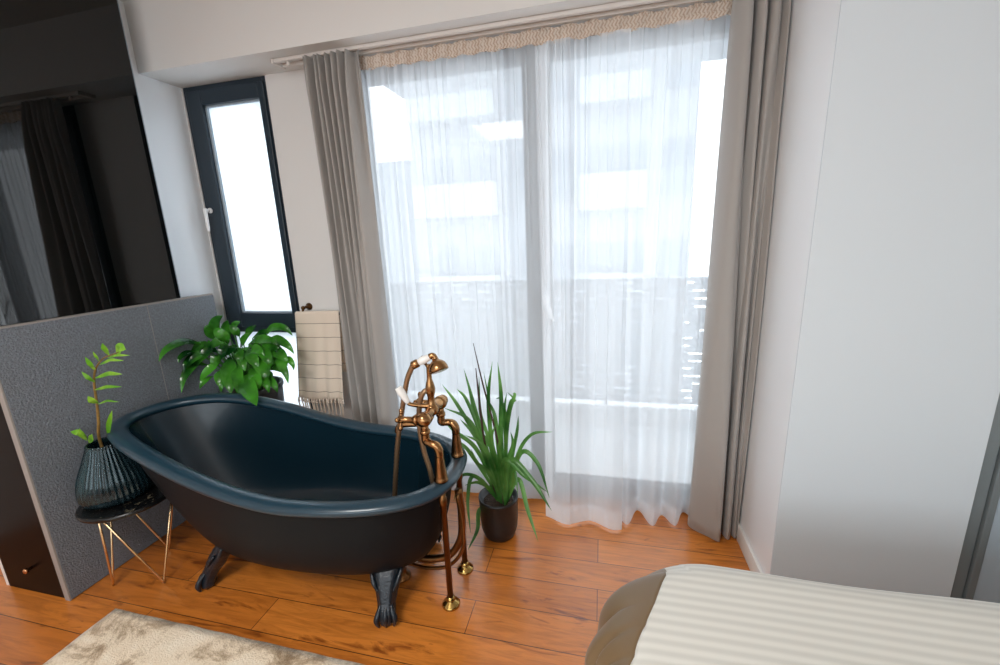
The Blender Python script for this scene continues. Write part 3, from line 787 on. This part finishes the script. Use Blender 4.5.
ZLEAF = [
 ((-2.058, 1.218, 0.971), (-2.048, 1.195, 0.998), (-2.060, 1.185, 1.028), 0.0085),
 ((-2.037, 1.218, 1.023), (-2.016, 1.195, 1.056), (-2.017, 1.185, 1.092), 0.0097),
 ((-1.939, 1.218, 1.092), (-1.915, 1.195, 1.122), (-1.905, 1.185, 1.151), 0.0115),
 ((-1.999, 1.218, 1.060), (-1.972, 1.195, 1.087), (-1.967, 1.185, 1.116), 0.0061),
 ((-2.073, 1.218, 0.876), (-2.061, 1.195, 0.896), (-2.063, 1.185, 0.921), 0.0134),
 ((-2.048, 1.218, 0.990), (-1.928, 1.195, 1.022), (-1.841, 1.185, 1.026), 0.0085),
 ((-2.070, 1.218, 0.936), (-1.956, 1.195, 0.964), (-1.861, 1.185, 0.972), 0.0067),
 ((-2.005, 1.218, 1.049), (-1.901, 1.195, 1.080), (-1.816, 1.185, 1.083), 0.0061),
 ((-1.951, 1.218, 1.080), (-1.861, 1.195, 1.100), (-1.776, 1.185, 1.106), 0.0049),
 ((-2.075, 1.218, 0.871), (-1.977, 1.195, 0.902), (-1.896, 1.185, 0.905), 0.0043),
 ((-1.894, 1.218, 1.099), (-1.834, 1.195, 1.133), (-1.792, 1.185, 1.128), 0.0182),
 ((-2.066, 1.218, 0.726), (-2.004, 1.195, 0.793), (-1.948, 1.185, 0.865), 0.0109),
 ((-2.199, 1.218, 0.700), (-2.194, 1.195, 0.742), (-2.225, 1.185, 0.749), 0.0134),
 ((-2.202, 1.218, 0.692), (-2.180, 1.195, 0.728), (-2.165, 1.185, 0.769), 0.0109),
 ((-2.195, 1.218, 0.685), (-2.133, 1.195, 0.717), (-2.099, 1.185, 0.747), 0.0134),
]
stem = spline([(VX+.005, VY, VZ+.03), (-2.135, 1.234, .56)] + ZSTEM, 6)
bm = bmesh.new(); tube(bm, stem, [.006, .006, .006, .0055, .005, .0045, .004, .003, .002, .0015], 10); obj('stem', bm, 'zzstem', zz)
for b_, m_, t_, w_l in ZLEAF:
    bm = bmesh.new(); leaf(bm, [b_, Vector(b_).lerp(Vector(m_), .5), m_, Vector(m_).lerp(Vector(t_), .5), t_], w_l, [.2, .75, 1, .95, .65, .06], up=Vector((.5, -.8, .3)), fold=.15, n=4); obj('leaf', bm, 'zz', zz)

# ------------------------------------------------------------------ peace lily behind the tub
PX, PY, PZ = -2.065, 1.99, .675
li = thing('peace_lily', 'lush broad-leaved green plant in a dark planter behind the bathtub', 'plant', (PX, PY, 0))
bm = bmesh.new(); lathe(bm, [(.13, 0), (.135, .01), (.165, .645), (.172, .653), (.172, PZ), (.155, PZ), (.150, PZ-.04), (.02, PZ-.04)], (PX, PY, 0), seg=40); obj('planter', bm, 'planter', li)
bm = bmesh.new(); lathe(bm, [(.149, -.012), (.12, 0), (.06, .008), (.01, .01)], (PX, PY, PZ-.025), seg=30); obj('soil', bm, 'soil', li)
bmL = bmesh.new(); bmS = bmesh.new(); rnd = random.Random(21)
LILY = [
 ((-2.304, 1.990, 0.971), (-2.209, 1.960, 1.055), (-2.159, 1.970, 1.108), 0.039),
 ((-2.164, 1.970, 0.932), (-2.154, 1.930, 1.003), (-2.199, 1.930, 1.037), 0.032),
 ((-2.277, 1.990, 0.956), (-2.256, 1.940, 1.019), (-2.265, 1.930, 1.061), 0.026),
 ((-2.080, 2.000, 0.962), (-1.993, 1.970, 1.011), (-1.947, 1.980, 1.053), 0.026),
 ((-2.163, 2.020, 1.002), (-2.120, 2.005, 1.046), (-2.105, 2.030, 1.063), 0.020),
 ((-2.121, 2.020, 0.971), (-2.117, 1.990, 1.019), (-2.157, 2.000, 1.047), 0.021),
 ((-1.938, 2.000, 0.964), (-1.794, 1.970, 1.043), (-1.709, 1.980, 0.993), 0.023),
 ((-1.898, 1.980, 0.955), (-1.755, 1.935, 0.970), (-1.674, 1.930, 0.900), 0.024),
 ((-2.008, 1.970, 0.941), (-1.845, 1.915, 0.983), (-1.749, 1.900, 0.955), 0.026),
 ((-1.832, 1.940, 0.879), (-1.721, 1.880, 0.842), (-1.682, 1.860, 0.749), 0.021),
 ((-1.951, 1.920, 0.871), (-1.824, 1.850, 0.848), (-1.791, 1.820, 0.768), 0.038),
 ((-2.092, 1.900, 0.878), (-2.016, 1.810, 0.806), (-1.975, 1.760, 0.711), 0.038),
 ((-2.019, 1.880, 0.777), (-1.867, 1.770, 0.749), (-1.761, 1.700, 0.684), 0.050),
 ((-2.287, 1.930, 0.945), (-2.288, 1.845, 0.943), (-2.311, 1.800, 0.857), 0.023),
 ((-2.265, 1.880, 0.954), (-2.254, 1.730, 0.994), (-2.262, 1.620, 0.931), 0.026),
 ((-2.259, 1.880, 0.833), (-2.239, 1.770, 0.840), (-2.289, 1.700, 0.728), 0.026),
 ((-2.350, 1.920, 0.941), (-2.219, 1.880, 0.950), (-2.135, 1.880, 0.907), 0.029),
 ((-2.148, 1.900, 0.891), (-2.133, 1.850, 0.877), (-2.162, 1.840, 0.810), 0.029),
 ((-2.089, 1.980, 0.911), (-2.017, 1.950, 0.971), (-1.977, 1.960, 1.013), 0.023),
 ((-1.915, 1.930, 0.929), (-1.813, 1.875, 0.908), (-1.786, 1.860, 0.836), 0.029),
 ((-2.073, 1.930, 0.945), (-2.055, 1.875, 0.930), (-2.094, 1.860, 0.890), 0.027),
 ((-1.757, 1.930, 0.874), (-1.675, 1.895, 0.868), (-1.669, 1.900, 0.813), 0.015),
 ((-1.989, 1.900, 0.925), (-1.939, 1.840, 0.886), (-1.916, 1.820, 0.825), 0.027),
 ((-2.169, 1.900, 0.951), (-2.185, 1.830, 0.911), (-2.224, 1.800, 0.850), 0.024),
 ((-2.027, 2.020, 0.963), (-1.931, 2.000, 1.000), (-1.900, 2.020, 1.010), 0.020),
 ((-1.879, 1.950, 0.914), (-1.773, 1.905, 0.910), (-1.703, 1.900, 0.855), 0.023),
 ((-2.126, 1.860, 0.854), (-2.150, 1.800, 0.823), (-2.198, 1.780, 0.769), 0.023),
 ((-2.208, 1.880, 0.895), (-2.198, 1.800, 0.909), (-2.253, 1.760, 0.852), 0.024),
 ((-1.927, 1.860, 0.822), (-1.826, 1.795, 0.799), (-1.793, 1.770, 0.743), 0.030),
 ((-1.875, 1.900, 0.820), (-1.801, 1.860, 0.787), (-1.781, 1.860, 0.778), 0.023),
 ((-2.205, 2.030, 0.968), (-2.196, 2.010, 1.024), (-2.194, 2.030, 1.071), 0.026),
 ((-1.988, 1.930, 0.907), (-1.873, 1.875, 0.935), (-1.810, 1.860, 0.907), 0.026),
 ((-2.128, 1.920, 0.966), (-2.133, 1.870, 0.969), (-2.201, 1.860, 0.931), 0.026),
 ((-2.003, 1.860, 0.838), (-1.945, 1.795, 0.804), (-1.919, 1.770, 0.737), 0.029),
 ((-2.089, 1.840, 0.822), (-2.055, 1.780, 0.795), (-2.025, 1.760, 0.736), 0.023),
 ((-2.299, 1.840, 0.924), (-2.273, 1.760, 0.928), (-2.269, 1.720, 0.893), 0.018),
 ((-1.976, 1.840, 0.792), (-1.813, 1.728, 0.758), (-1.710, 1.655, 0.701), 0.040),
 ((-1.905, 1.880, 0.806), (-1.799, 1.820, 0.782), (-1.762, 1.800, 0.714), 0.024),
 ((-1.856, 1.880, 0.768), (-1.762, 1.835, 0.759), (-1.736, 1.830, 0.704), 0.019),
 ((-1.956, 1.840, 0.808), (-1.916, 1.770, 0.776), (-1.881, 1.740, 0.722), 0.026),
 ((-2.169, 1.840, 0.779), (-2.163, 1.780, 0.771), (-2.186, 1.760, 0.728), 0.017),
 ((-2.057, 1.840, 0.813), (-2.034, 1.780, 0.786), (-2.041, 1.760, 0.716), 0.022),
 ((-1.804, 1.930, 0.921), (-1.713, 1.885, 0.908), (-1.688, 1.880, 0.843), 0.020),
 ((-1.944, 1.900, 0.926), (-1.880, 1.850, 0.894), (-1.840, 1.840, 0.831), 0.029),
 ((-2.235, 1.860, 0.891), (-2.236, 1.780, 0.895), (-2.261, 1.740, 0.839), 0.019),
 ((-2.132, 1.900, 0.961), (-2.075, 1.850, 0.927), (-2.124, 1.840, 0.870), 0.024),
 ((-2.059, 1.900, 0.923), (-1.960, 1.845, 0.912), (-1.970, 1.830, 0.849), 0.024),
 ((-1.915, 1.950, 0.963), (-1.808, 1.915, 0.945), (-1.750, 1.920, 0.925), 0.019),
]
def lim(p):
    p = Vector(p)
    if p.y < 2.045: p.x = max(p.x, -2.243)
    p.x = max(p.x, -2.375); p.y = min(p.y, 2.15)
    return p
for b_, m_, t_, w_l in LILY:
    b_, m_, t_ = lim(b_), lim(m_), lim(t_)
    d = b_ - Vector((PX, PY, PZ)); d.z = 0
    s0 = Vector((PX, PY, PZ-.02)) + d*.25
    tube(bmS, spline([s0, s0.lerp(b_, .5)+Vector((0, 0, .03)), b_], 6), [.0045, .0035, .003], 7)
    w_l *= 1.12
    leaf(bmL, [b_, b_.lerp(m_, .55)+(m_-b_.lerp(t_, .5))*.35, m_, m_.lerp(t_, .55)+(m_-b_.lerp(t_, .5))*.3, t_], w_l, [.10, .62, .95, 1, .9, .68, .38, .03], up=Vector((.35, -.72, .6)), fold=.24, n=5)
    up_ = Vector((rnd.uniform(-.6, .6), rnd.uniform(-.2, .5), 1))
for k in range(26):                              # leaves at the back and inside of the clump
    a = rnd.uniform(.1, 3.0); rr = rnd.uniform(.05, .14); h = rnd.uniform(.06, .30)
    b_ = lim((PX+rr*.5*math.cos(a), PY+.03+rr*.4*math.sin(a), PZ+h*.7)); L_ = rnd.uniform(.10, .16)
    m_ = lim(b_+Vector((math.cos(a)*L_*.6, math.sin(a)*L_*.25, L_*.35))); t_ = lim(b_+Vector((math.cos(a)*L_*1.2, math.sin(a)*L_*.4, L_*.1)))
    tube(bmS, spline([(PX, PY, PZ-.02), (PX+.01*math.cos(a), PY, PZ+h*.4), b_], 5), [.0045, .0035, .003], 7)
    leaf(bmL, [b_, m_, t_], rnd.uniform(.026, .038), [.1, .8, 1, .75, .4, .03], up=Vector((.3, -.6, .7)), fold=.25, n=6)
obj('foliage', bmL, 'lily', li); obj('stems', bmS, 'lilystem', li)

# ------------------------------------------------------------------ strap leaved plant in a black pot
QX, QY = -.495, 1.815
sp = thing('strap_leaf_plant', 'tall strap-leaved green plant in a black pot beside the bathtub tap', 'plant', (QX, QY, 0))
bm = bmesh.new(); lathe(bm, [(.070, 0), (.078, .008), (.092, .05), (.096, .10), (.098, .205), (.100, .208), (.100, .222), (.094, .222), (.091, .195), (.02, .19)], (QX, QY, 0), seg=40); obj('pot', bm, 'blackpot', sp)
bm = bmesh.new(); lathe(bm, [(.091, 0), (.07, .008), (.03, .012), (.005, .014)], (QX, QY, .188), seg=28); obj('soil', bm, 'soil', sp)
bm = bmesh.new(); B0 = Vector((QX+.005, QY, .19)); rnd = random.Random(5)
STRAPS = [
 ([(-0.459, 1.784, 0.192), (-0.478, 1.794, 0.516), (-0.544, 1.801, 0.834), (-0.580, 1.810, 1.016)], 0.0040),
 ([(-0.465, 1.784, 0.192), (-0.504, 1.792, 0.464), (-0.516, 1.795, 0.742), (-0.489, 1.800, 0.933)], 0.0120),
 ([(-0.450, 1.824, 0.192), (-0.463, 1.796, 0.516), (-0.456, 1.806, 0.757), (-0.469, 1.820, 0.924)], 0.0130),
 ([(-0.456, 1.824, 0.192), (-0.442, 1.800, 0.482), (-0.446, 1.817, 0.672), (-0.435, 1.840, 0.769)], 0.0090),
 ([(-0.450, 1.824, 0.192), (-0.438, 1.791, 0.521), (-0.417, 1.794, 0.685), (-0.388, 1.796, 0.772), (-0.397, 1.800, 0.778)], 0.0120),
 ([(-0.450, 1.784, 0.192), (-0.411, 1.798, 0.452), (-0.386, 1.812, 0.581), (-0.380, 1.830, 0.655)], 0.0100),
 ([(-0.450, 1.816, 0.192), (-0.385, 1.784, 0.462), (-0.311, 1.774, 0.589), (-0.209, 1.760, 0.619)], 0.0100),
 ([(-0.450, 1.800, 0.192), (-0.366, 1.773, 0.487), (-0.279, 1.741, 0.464), (-0.220, 1.700, 0.316)], 0.0120),
 ([(-0.450, 1.784, 0.192), (-0.418, 1.757, 0.458), (-0.303, 1.697, 0.407), (-0.201, 1.620, 0.310)], 0.0160),
 ([(-0.450, 1.800, 0.192), (-0.443, 1.765, 0.451), (-0.336, 1.719, 0.406), (-0.226, 1.660, 0.375)], 0.0130),
 ([(-0.450, 1.808, 0.192), (-0.375, 1.757, 0.361), (-0.322, 1.697, 0.239), (-0.264, 1.620, 0.142)], 0.0120),
 ([(-0.482, 1.816, 0.192), (-0.555, 1.803, 0.470), (-0.681, 1.828, 0.686), (-0.772, 1.860, 0.786)], 0.0120),
 ([(-0.482, 1.792, 0.192), (-0.567, 1.805, 0.553), (-0.639, 1.834, 0.720), (-0.699, 1.870, 0.761)], 0.0110),
 ([(-0.488, 1.808, 0.192), (-0.566, 1.792, 0.509), (-0.624, 1.795, 0.637), (-0.745, 1.800, 0.686)], 0.0120),
 ([(-0.490, 1.824, 0.192), (-0.581, 1.784, 0.478), (-0.686, 1.774, 0.577), (-0.741, 1.760, 0.646)], 0.0120),
 ([(-0.474, 1.824, 0.192), (-0.550, 1.800, 0.541), (-0.608, 1.817, 0.761), (-0.645, 1.840, 0.880)], 0.0090),
 ([(-0.482, 1.816, 0.192), (-0.584, 1.780, 0.412), (-0.653, 1.763, 0.517), (-0.741, 1.740, 0.539)], 0.0110),
 ([(-0.473, 1.784, 0.192), (-0.519, 1.796, 0.511), (-0.562, 1.806, 0.670), (-0.564, 1.820, 0.850)], 0.0100),
 ([(-0.474, 1.784, 0.192), (-0.507, 1.802, 0.458), (-0.586, 1.823, 0.594), (-0.633, 1.850, 0.780)], 0.0100),
 ([(-0.491, 1.808, 0.192), (-0.599, 1.765, 0.350), (-0.623, 1.719, 0.255), (-0.600, 1.660, 0.108)], 0.0110),
 ([(-0.491, 1.808, 0.192), (-0.564, 1.753, 0.344), (-0.636, 1.687, 0.394), (-0.650, 1.600, 0.316)], 0.0090),
 ([(-0.491, 1.800, 0.192), (-0.519, 1.757, 0.294), (-0.562, 1.697, 0.362), (-0.598, 1.620, 0.391)], 0.0100),
 ([(-0.530, 1.776, 0.192), (-0.582, 1.757, 0.162), (-0.577, 1.697, 0.100), (-0.604, 1.620, 0.043)], 0.0120),
 ([(-0.465, 1.824, 0.192), (-0.482, 1.788, 0.400), (-0.507, 1.785, 0.535), (-0.486, 1.780, 0.621)], 0.0120),
 ([(-0.465, 1.808, 0.192), (-0.505, 1.786, 0.399), (-0.554, 1.779, 0.517), (-0.636, 1.770, 0.565)], 0.0120),
 ([(-0.450, 1.776, 0.192), (-0.466, 1.784, 0.369), (-0.466, 1.774, 0.511), (-0.452, 1.760, 0.585)], 0.0130),
 ([(-0.474, 1.792, 0.192), (-0.537, 1.790, 0.428), (-0.595, 1.790, 0.559), (-0.663, 1.790, 0.637)], 0.0130),
 ([(-0.465, 1.824, 0.192), (-0.514, 1.803, 0.491), (-0.519, 1.828, 0.679), (-0.551, 1.860, 0.861)], 0.0080),
 ([(-0.457, 1.808, 0.192), (-0.434, 1.788, 0.422), (-0.403, 1.785, 0.527), (-0.410, 1.780, 0.594)], 0.0100),
 ([(-0.474, 1.808, 0.192), (-0.530, 1.782, 0.364), (-0.580, 1.768, 0.419), (-0.602, 1.750, 0.503)], 0.0120),
 ([(-0.450, 1.816, 0.192), (-0.407, 1.773, 0.331), (-0.386, 1.741, 0.404), (-0.368, 1.700, 0.315)], 0.0090),
 ([(-0.457, 1.784, 0.192), (-0.479, 1.798, 0.514), (-0.493, 1.812, 0.655), (-0.525, 1.830, 0.727)], 0.0120),
 ([(-0.452, 1.824, 0.192), (-0.437, 1.794, 0.569), (-0.410, 1.801, 0.730), (-0.391, 1.809, 0.743), (-0.427, 1.820, 0.777)], 0.0100),
 ([(-0.462, 1.816, 0.192), (-0.434, 1.792, 0.636), (-0.454, 1.795, 0.745), (-0.481, 1.800, 0.750)], 0.0070),
]
for P_, w_s in STRAPS[1:]:
    leaf(bm, P_, w_s*.88, [.42, .7, 1, 1, .95, .8, .5, .04], up=Vector((.25, -.85, .45)), fold=.3, n=9)
obj('foliage', bm, 'strap', sp)
bm = bmesh.new()
tube(bm, spline(STRAPS[0][0], 8), [.006, .005, .004, .0015], 8)
tube(bm, spline([(-.50, 1.80, .20), (-.545, 1.80, .5), (-.558, 1.79, .70), (-.568, 1.79, .90)], 6), [.006, .005, .006, .002], 8)
obj('flower_spike', bm, 'spike', sp)

# ------------------------------------------------------------------ towel on a brass bar
tr = thing('towel_bar', 'short bronze towel bar fixed to the wall beside the narrow window', 'towel bar', (-1.63, YW, 1.1))
TYB, TZB = 2.135, 1.092
bm = bmesh.new(); tube(bm, [(-1.80, TYB, TZB), (-1.63, TYB, TZB), (-1.468, TYB, TZB)], .008, 14); obj('bar', bm, 'bronze', tr)
for x in (-1.745, -1.474):
    bm = bmesh.new()
    lathe(bm, [(.022, 0), (.022, .006), (.012, .012), (.008, .02), (.008, YW-TYB-.012)], (x, YW-.0005, TZB+.032), (0, -1, 0), 18)
    ball(bm, (x, TYB+.008, TZB+.032), .013); tube(bm, [(x, TYB+.006, TZB+.032), (x, TYB+.002, TZB+.012), (x, TYB, TZB)], .007, 10)
    ball(bm, (x, TYB, TZB), .0125)
    obj('bracket', bm, 'bronze', tr)
x0, x1 = -1.79, -1.492
prof = []
for k in range(13): prof.append((TYB+.030-.017*(k/12), .72+(TZB-.72)*(k/12)))
for k in range(1, 12):
    a = PI*k/12; prof.append((TYB+.013*math.cos(a), TZB+.013*math.sin(a)))
for k in range(29):
    t = k/28; prof.append((TYB-.013-.055*t**1.2, TZB-(TZB-.575)*t))
grid, uv = [], []; s = 0
cut = 24; seen = 0
for i, (y, z) in enumerate(prof):
    if i: s += math.hypot(y-prof[i-1][0], z-prof[i-1][1])
    row, ur = [], []
    for j in range(33):
        u = j/32; fade = max(0, (i-22)/29)
        row.append(Vector((x0+(x1-x0)*u + (-.012+.022*u)*fade - .012*fade, y + fade*(.008*math.sin(u*9+1)+.004*math.sin(u*23)) - (.012*fade*math.exp(-((u-.72)/.08)**2)), z + .006*(u-.5))))
        ur.append((u, s))
    grid.append(row); uv.append(ur)
smax = s; uv = [[(a, b-.387-.0) for a, b in r] for r in uv]
bm = bmesh.new(); V = sheet(bm, grid, uv)
tw = obj('towel', bm, 'towel'); sd = tw.modifiers.new('thick', 'SOLIDIFY'); sd.thickness = .004; sd.offset = 0
setp(tw, 'beige cotton towel with thin dark stripes and fringe, draped on the towel bar', 'towel')
bm = bmesh.new()
for j in range(0, 33, 2):
    p = grid[-1][j]; q = rnd.uniform(-.006, .006)
    tube(bm, spline([p+Vector((0, 0, .004)), p+Vector((q*.3, -.004, -.014)), p+Vector((q, -.002, -.06)), p+Vector((q*1.6, -.003, -.105))], 4), [.0042, .0065, .0035, .0042, .0048, .003], 7)
    ball(bm, p+Vector((q*.3, -.003, -.018)), .0075, seg=8)
obj('fringe', bm, 'towelplain', tw)

# ------------------------------------------------------------------ rug
bm = bmesh.new(); nx, ny = 60, 40; grid = []
for i in range(ny+1):
    row = []
    for j in range(nx+1):
        u, v = j/nx, i/ny
        row.append(Vector((-2.006+1.75*u + .004*math.sin(v*40)*.3, -.15+1.195*v + .001*math.sin(u*60)-.004*u, .013)))
    grid.append(row)
sheet(bm, grid)
rg = obj('rug', bm, 'rug'); sd = rg.modifiers.new('thick', 'SOLIDIFY'); sd.thickness = .011; sd.offset = 0
rg.location.z = -.006
setp(rg, 'cream and brown distressed rug on the wooden floor in front of the bathtub', 'rug')

# ------------------------------------------------------------------ bed
bed = thing('bed', 'low bed under the striped duvet in the right foreground', 'bed', (1.15, .1, 0))
boxes('mattress', [(.2, 2.1, -.95, .98, .26, .50)], 'sheet', bed, .04)
boxes('bed_base', [(.24, 2.08, -.92, .95, .10, .26)], 'wood', bed, .01)
for x in (.32, 2.0):
    for y in (-.85, .86): boxes('leg', [(x-.03, x+.03, y-.03, y+.03, 0, .1)], 'wood', bed, .004)
DXs, DYs, DZ, DR, RCN = .130, 1.06, .562, .14, .20
def drape_pt(s, t):
    cx, cy = max(s, RCN), max(t, RCN); vx, vy = s-cx, t-cy; m = math.hypot(vx, vy)
    dist = max(0, m-RCN); dx, dy = (vx/m, vy/m) if m > 1e-9 else (0, 0)
    if dist < DR*PI/2: h = DR*math.sin(dist/DR); dz = DR*(1-math.cos(dist/DR))
    else: h = DR + .05*(dist-DR*PI/2); dz = DR + (dist-DR*PI/2)
    base = min(m, RCN)
    x, y = cx+dx*(base+h), cy+dy*(base+h)
    z = DZ - dz
    z += .010*math.sin(s*5+1)*math.sin(t*4+.5)*min(1, max(0, s)*3)*min(1, max(0, t)*3)
    wr = min(1, dist/.2)                                  # hanging folds
    fold = wr*(.034*abs(math.sin(PI*t/.15+.9+1.2*dist))**.6-.020+.006*math.sin(31*t+9*dist)-.022*math.exp(-((t-.17-.25*dist)/.010)**2)-.016*math.exp(-((t-.30+.5*(dist-.25))/.012)**2)) if abs(dx) > .3 else wr*.012*math.sin(9*s)
    x += dx*fold; y += dy*fold
    if z < .03:
        k = .03-z; z = .03; x += dx*k*.3; y += dy*k*.3
    return Vector((DXs+x, DYs-y, z))
def axis(a, b, n): return [a+(b-a)*i/n for i in range(n+1)]
tt = axis(-.46, .0, 60)[:-1] + axis(0, .6, 110)[:-1] + axis(.6, 1.9, 40)
def sbound(t): return max(.058-.42*max(t, 0), -.09)
def cloth(a, b, n1, c=None, n2=0):
    g, uv = [], []
    for t in tt:
        sb = sbound(t); lo = sb if a is None else a; hi = sb if b is None else b
        ss = axis(lo, hi, n1) if c is None else axis(lo, c, n1)[:-1] + axis(c, hi, n2)
        g.append([drape_pt(q, t) for q in ss]); uv.append([(q, t) for q in ss])
    bm = bmesh.new(); sheet(bm, g, uv); return bm
du = obj('duvet', cloth(None, 1.95, 40, .3, 50), 'duvet'); setp(du, 'cream duvet with tone-on-tone satin stripes spread over the bed', 'duvet')
m_ = du.modifiers.new('thick', 'SOLIDIFY'); m_.thickness = .012; m_.offset = -1
sd_ = obj('side_panel', cloth(-.46, None, 50), 'taupe', du); setp(sd_, 'taupe satin side hanging over the bed end')
m_ = sd_.modifiers.new('thick', 'SOLIDIFY'); m_.thickness = .010; m_.offset = -1

# ------------------------------------------------------------------ light
w_ = bpy.data.worlds.new('overcast'); sc.world = w_; w_.use_nodes = True
bg = w_.node_tree.nodes['Background']; bg.inputs['Color'].default_value = (.91, .955, 1.0, 1); bg.inputs['Strength'].default_value = 4.2
def area(name, loc, rot, sx, sy, power, color=(1, 1, 1), portal=False):
    l = bpy.data.lights.new(name, 'AREA'); l.shape = 'RECTANGLE'; l.size = sx; l.size_y = sy; l.energy = power; l.color = color
    o = bpy.data.objects.new(name, l); COL.objects.link(o); o.location = loc; o.rotation_euler = rot
    if portal: l.cycles.is_portal = True
    return o
area('door_daylight', (-.3, 2.5, 1.2), (-PI/2, 0, 0), 1.9, 2.4, 1, portal=True)
area('window_daylight', (-2.1, 2.5, 1.22), (-PI/2, 0, 0), .6, 2.4, 1, portal=True)
area('back_window_daylight', (-.3, FY-.25, 1.57), (PI/2, 0, 0), 4, 1.75, 1, portal=True)
# added fill lamp with an invented ceiling fitting, unseen behind the camera
cl = thing('added_fill_lamp', 'added fill lamp in an invented round ceiling fitting, out of view', 'lamp', (-1.0, -.7, ZC))
bm = bmesh.new(); lathe(bm, [(.20, 0), (.30, .0), (.30, .03), (.285, .045), (.05, .05)], (-1.0, -.7, ZC), (0, 0, -1), 40); obj('fill_lamp_body', bm, 'trim', cl)
area('added_fill_light', (-1.0, -.7, ZC-.06), (0, 0, 0), .8, .8, 58, (1, .985, .955))  # added light that brightens the room interior

# ------------------------------------------------------------------ camera
cam = bpy.data.cameras.new('camera'); co = bpy.data.objects.new('camera', cam); COL.objects.link(co)
pit, yaw, roll = math.radians(13.0092), math.radians(-13.9366), math.radians(-2.3655)
F = Vector((math.sin(yaw)*math.cos(pit), math.cos(yaw)*math.cos(pit), -math.sin(pit)))
R_ = Vector((math.cos(yaw), -math.sin(yaw), 0)); U_ = R_.cross(F)
R2 = R_*math.cos(roll)+U_*math.sin(roll); U2 = -R_*math.sin(roll)+U_*math.cos(roll)
mt = Matrix((R2, U2, -F)).transposed().to_4x4(); mt.translation = Vector((0, 0, 1.5))
co.matrix_world = mt
cam.sensor_width = 36; cam.sensor_fit = 'HORIZONTAL'; cam.lens = 418.82/1000*36; cam.clip_start = .02
sc.camera = co
sc.view_settings.view_transform = 'Standard'; sc.view_settings.look = 'None'
sc.view_settings.exposure = 0; sc.view_settings.gamma = 1; sc.view_settings.use_curve_mapping = False
sc.cycles.use_denoising = True
sc.cycles.max_bounces = 10; sc.cycles.transparent_max_bounces = 24; sc.cycles.diffuse_bounces = 6
sc.cycles.sample_clamp_indirect = 8
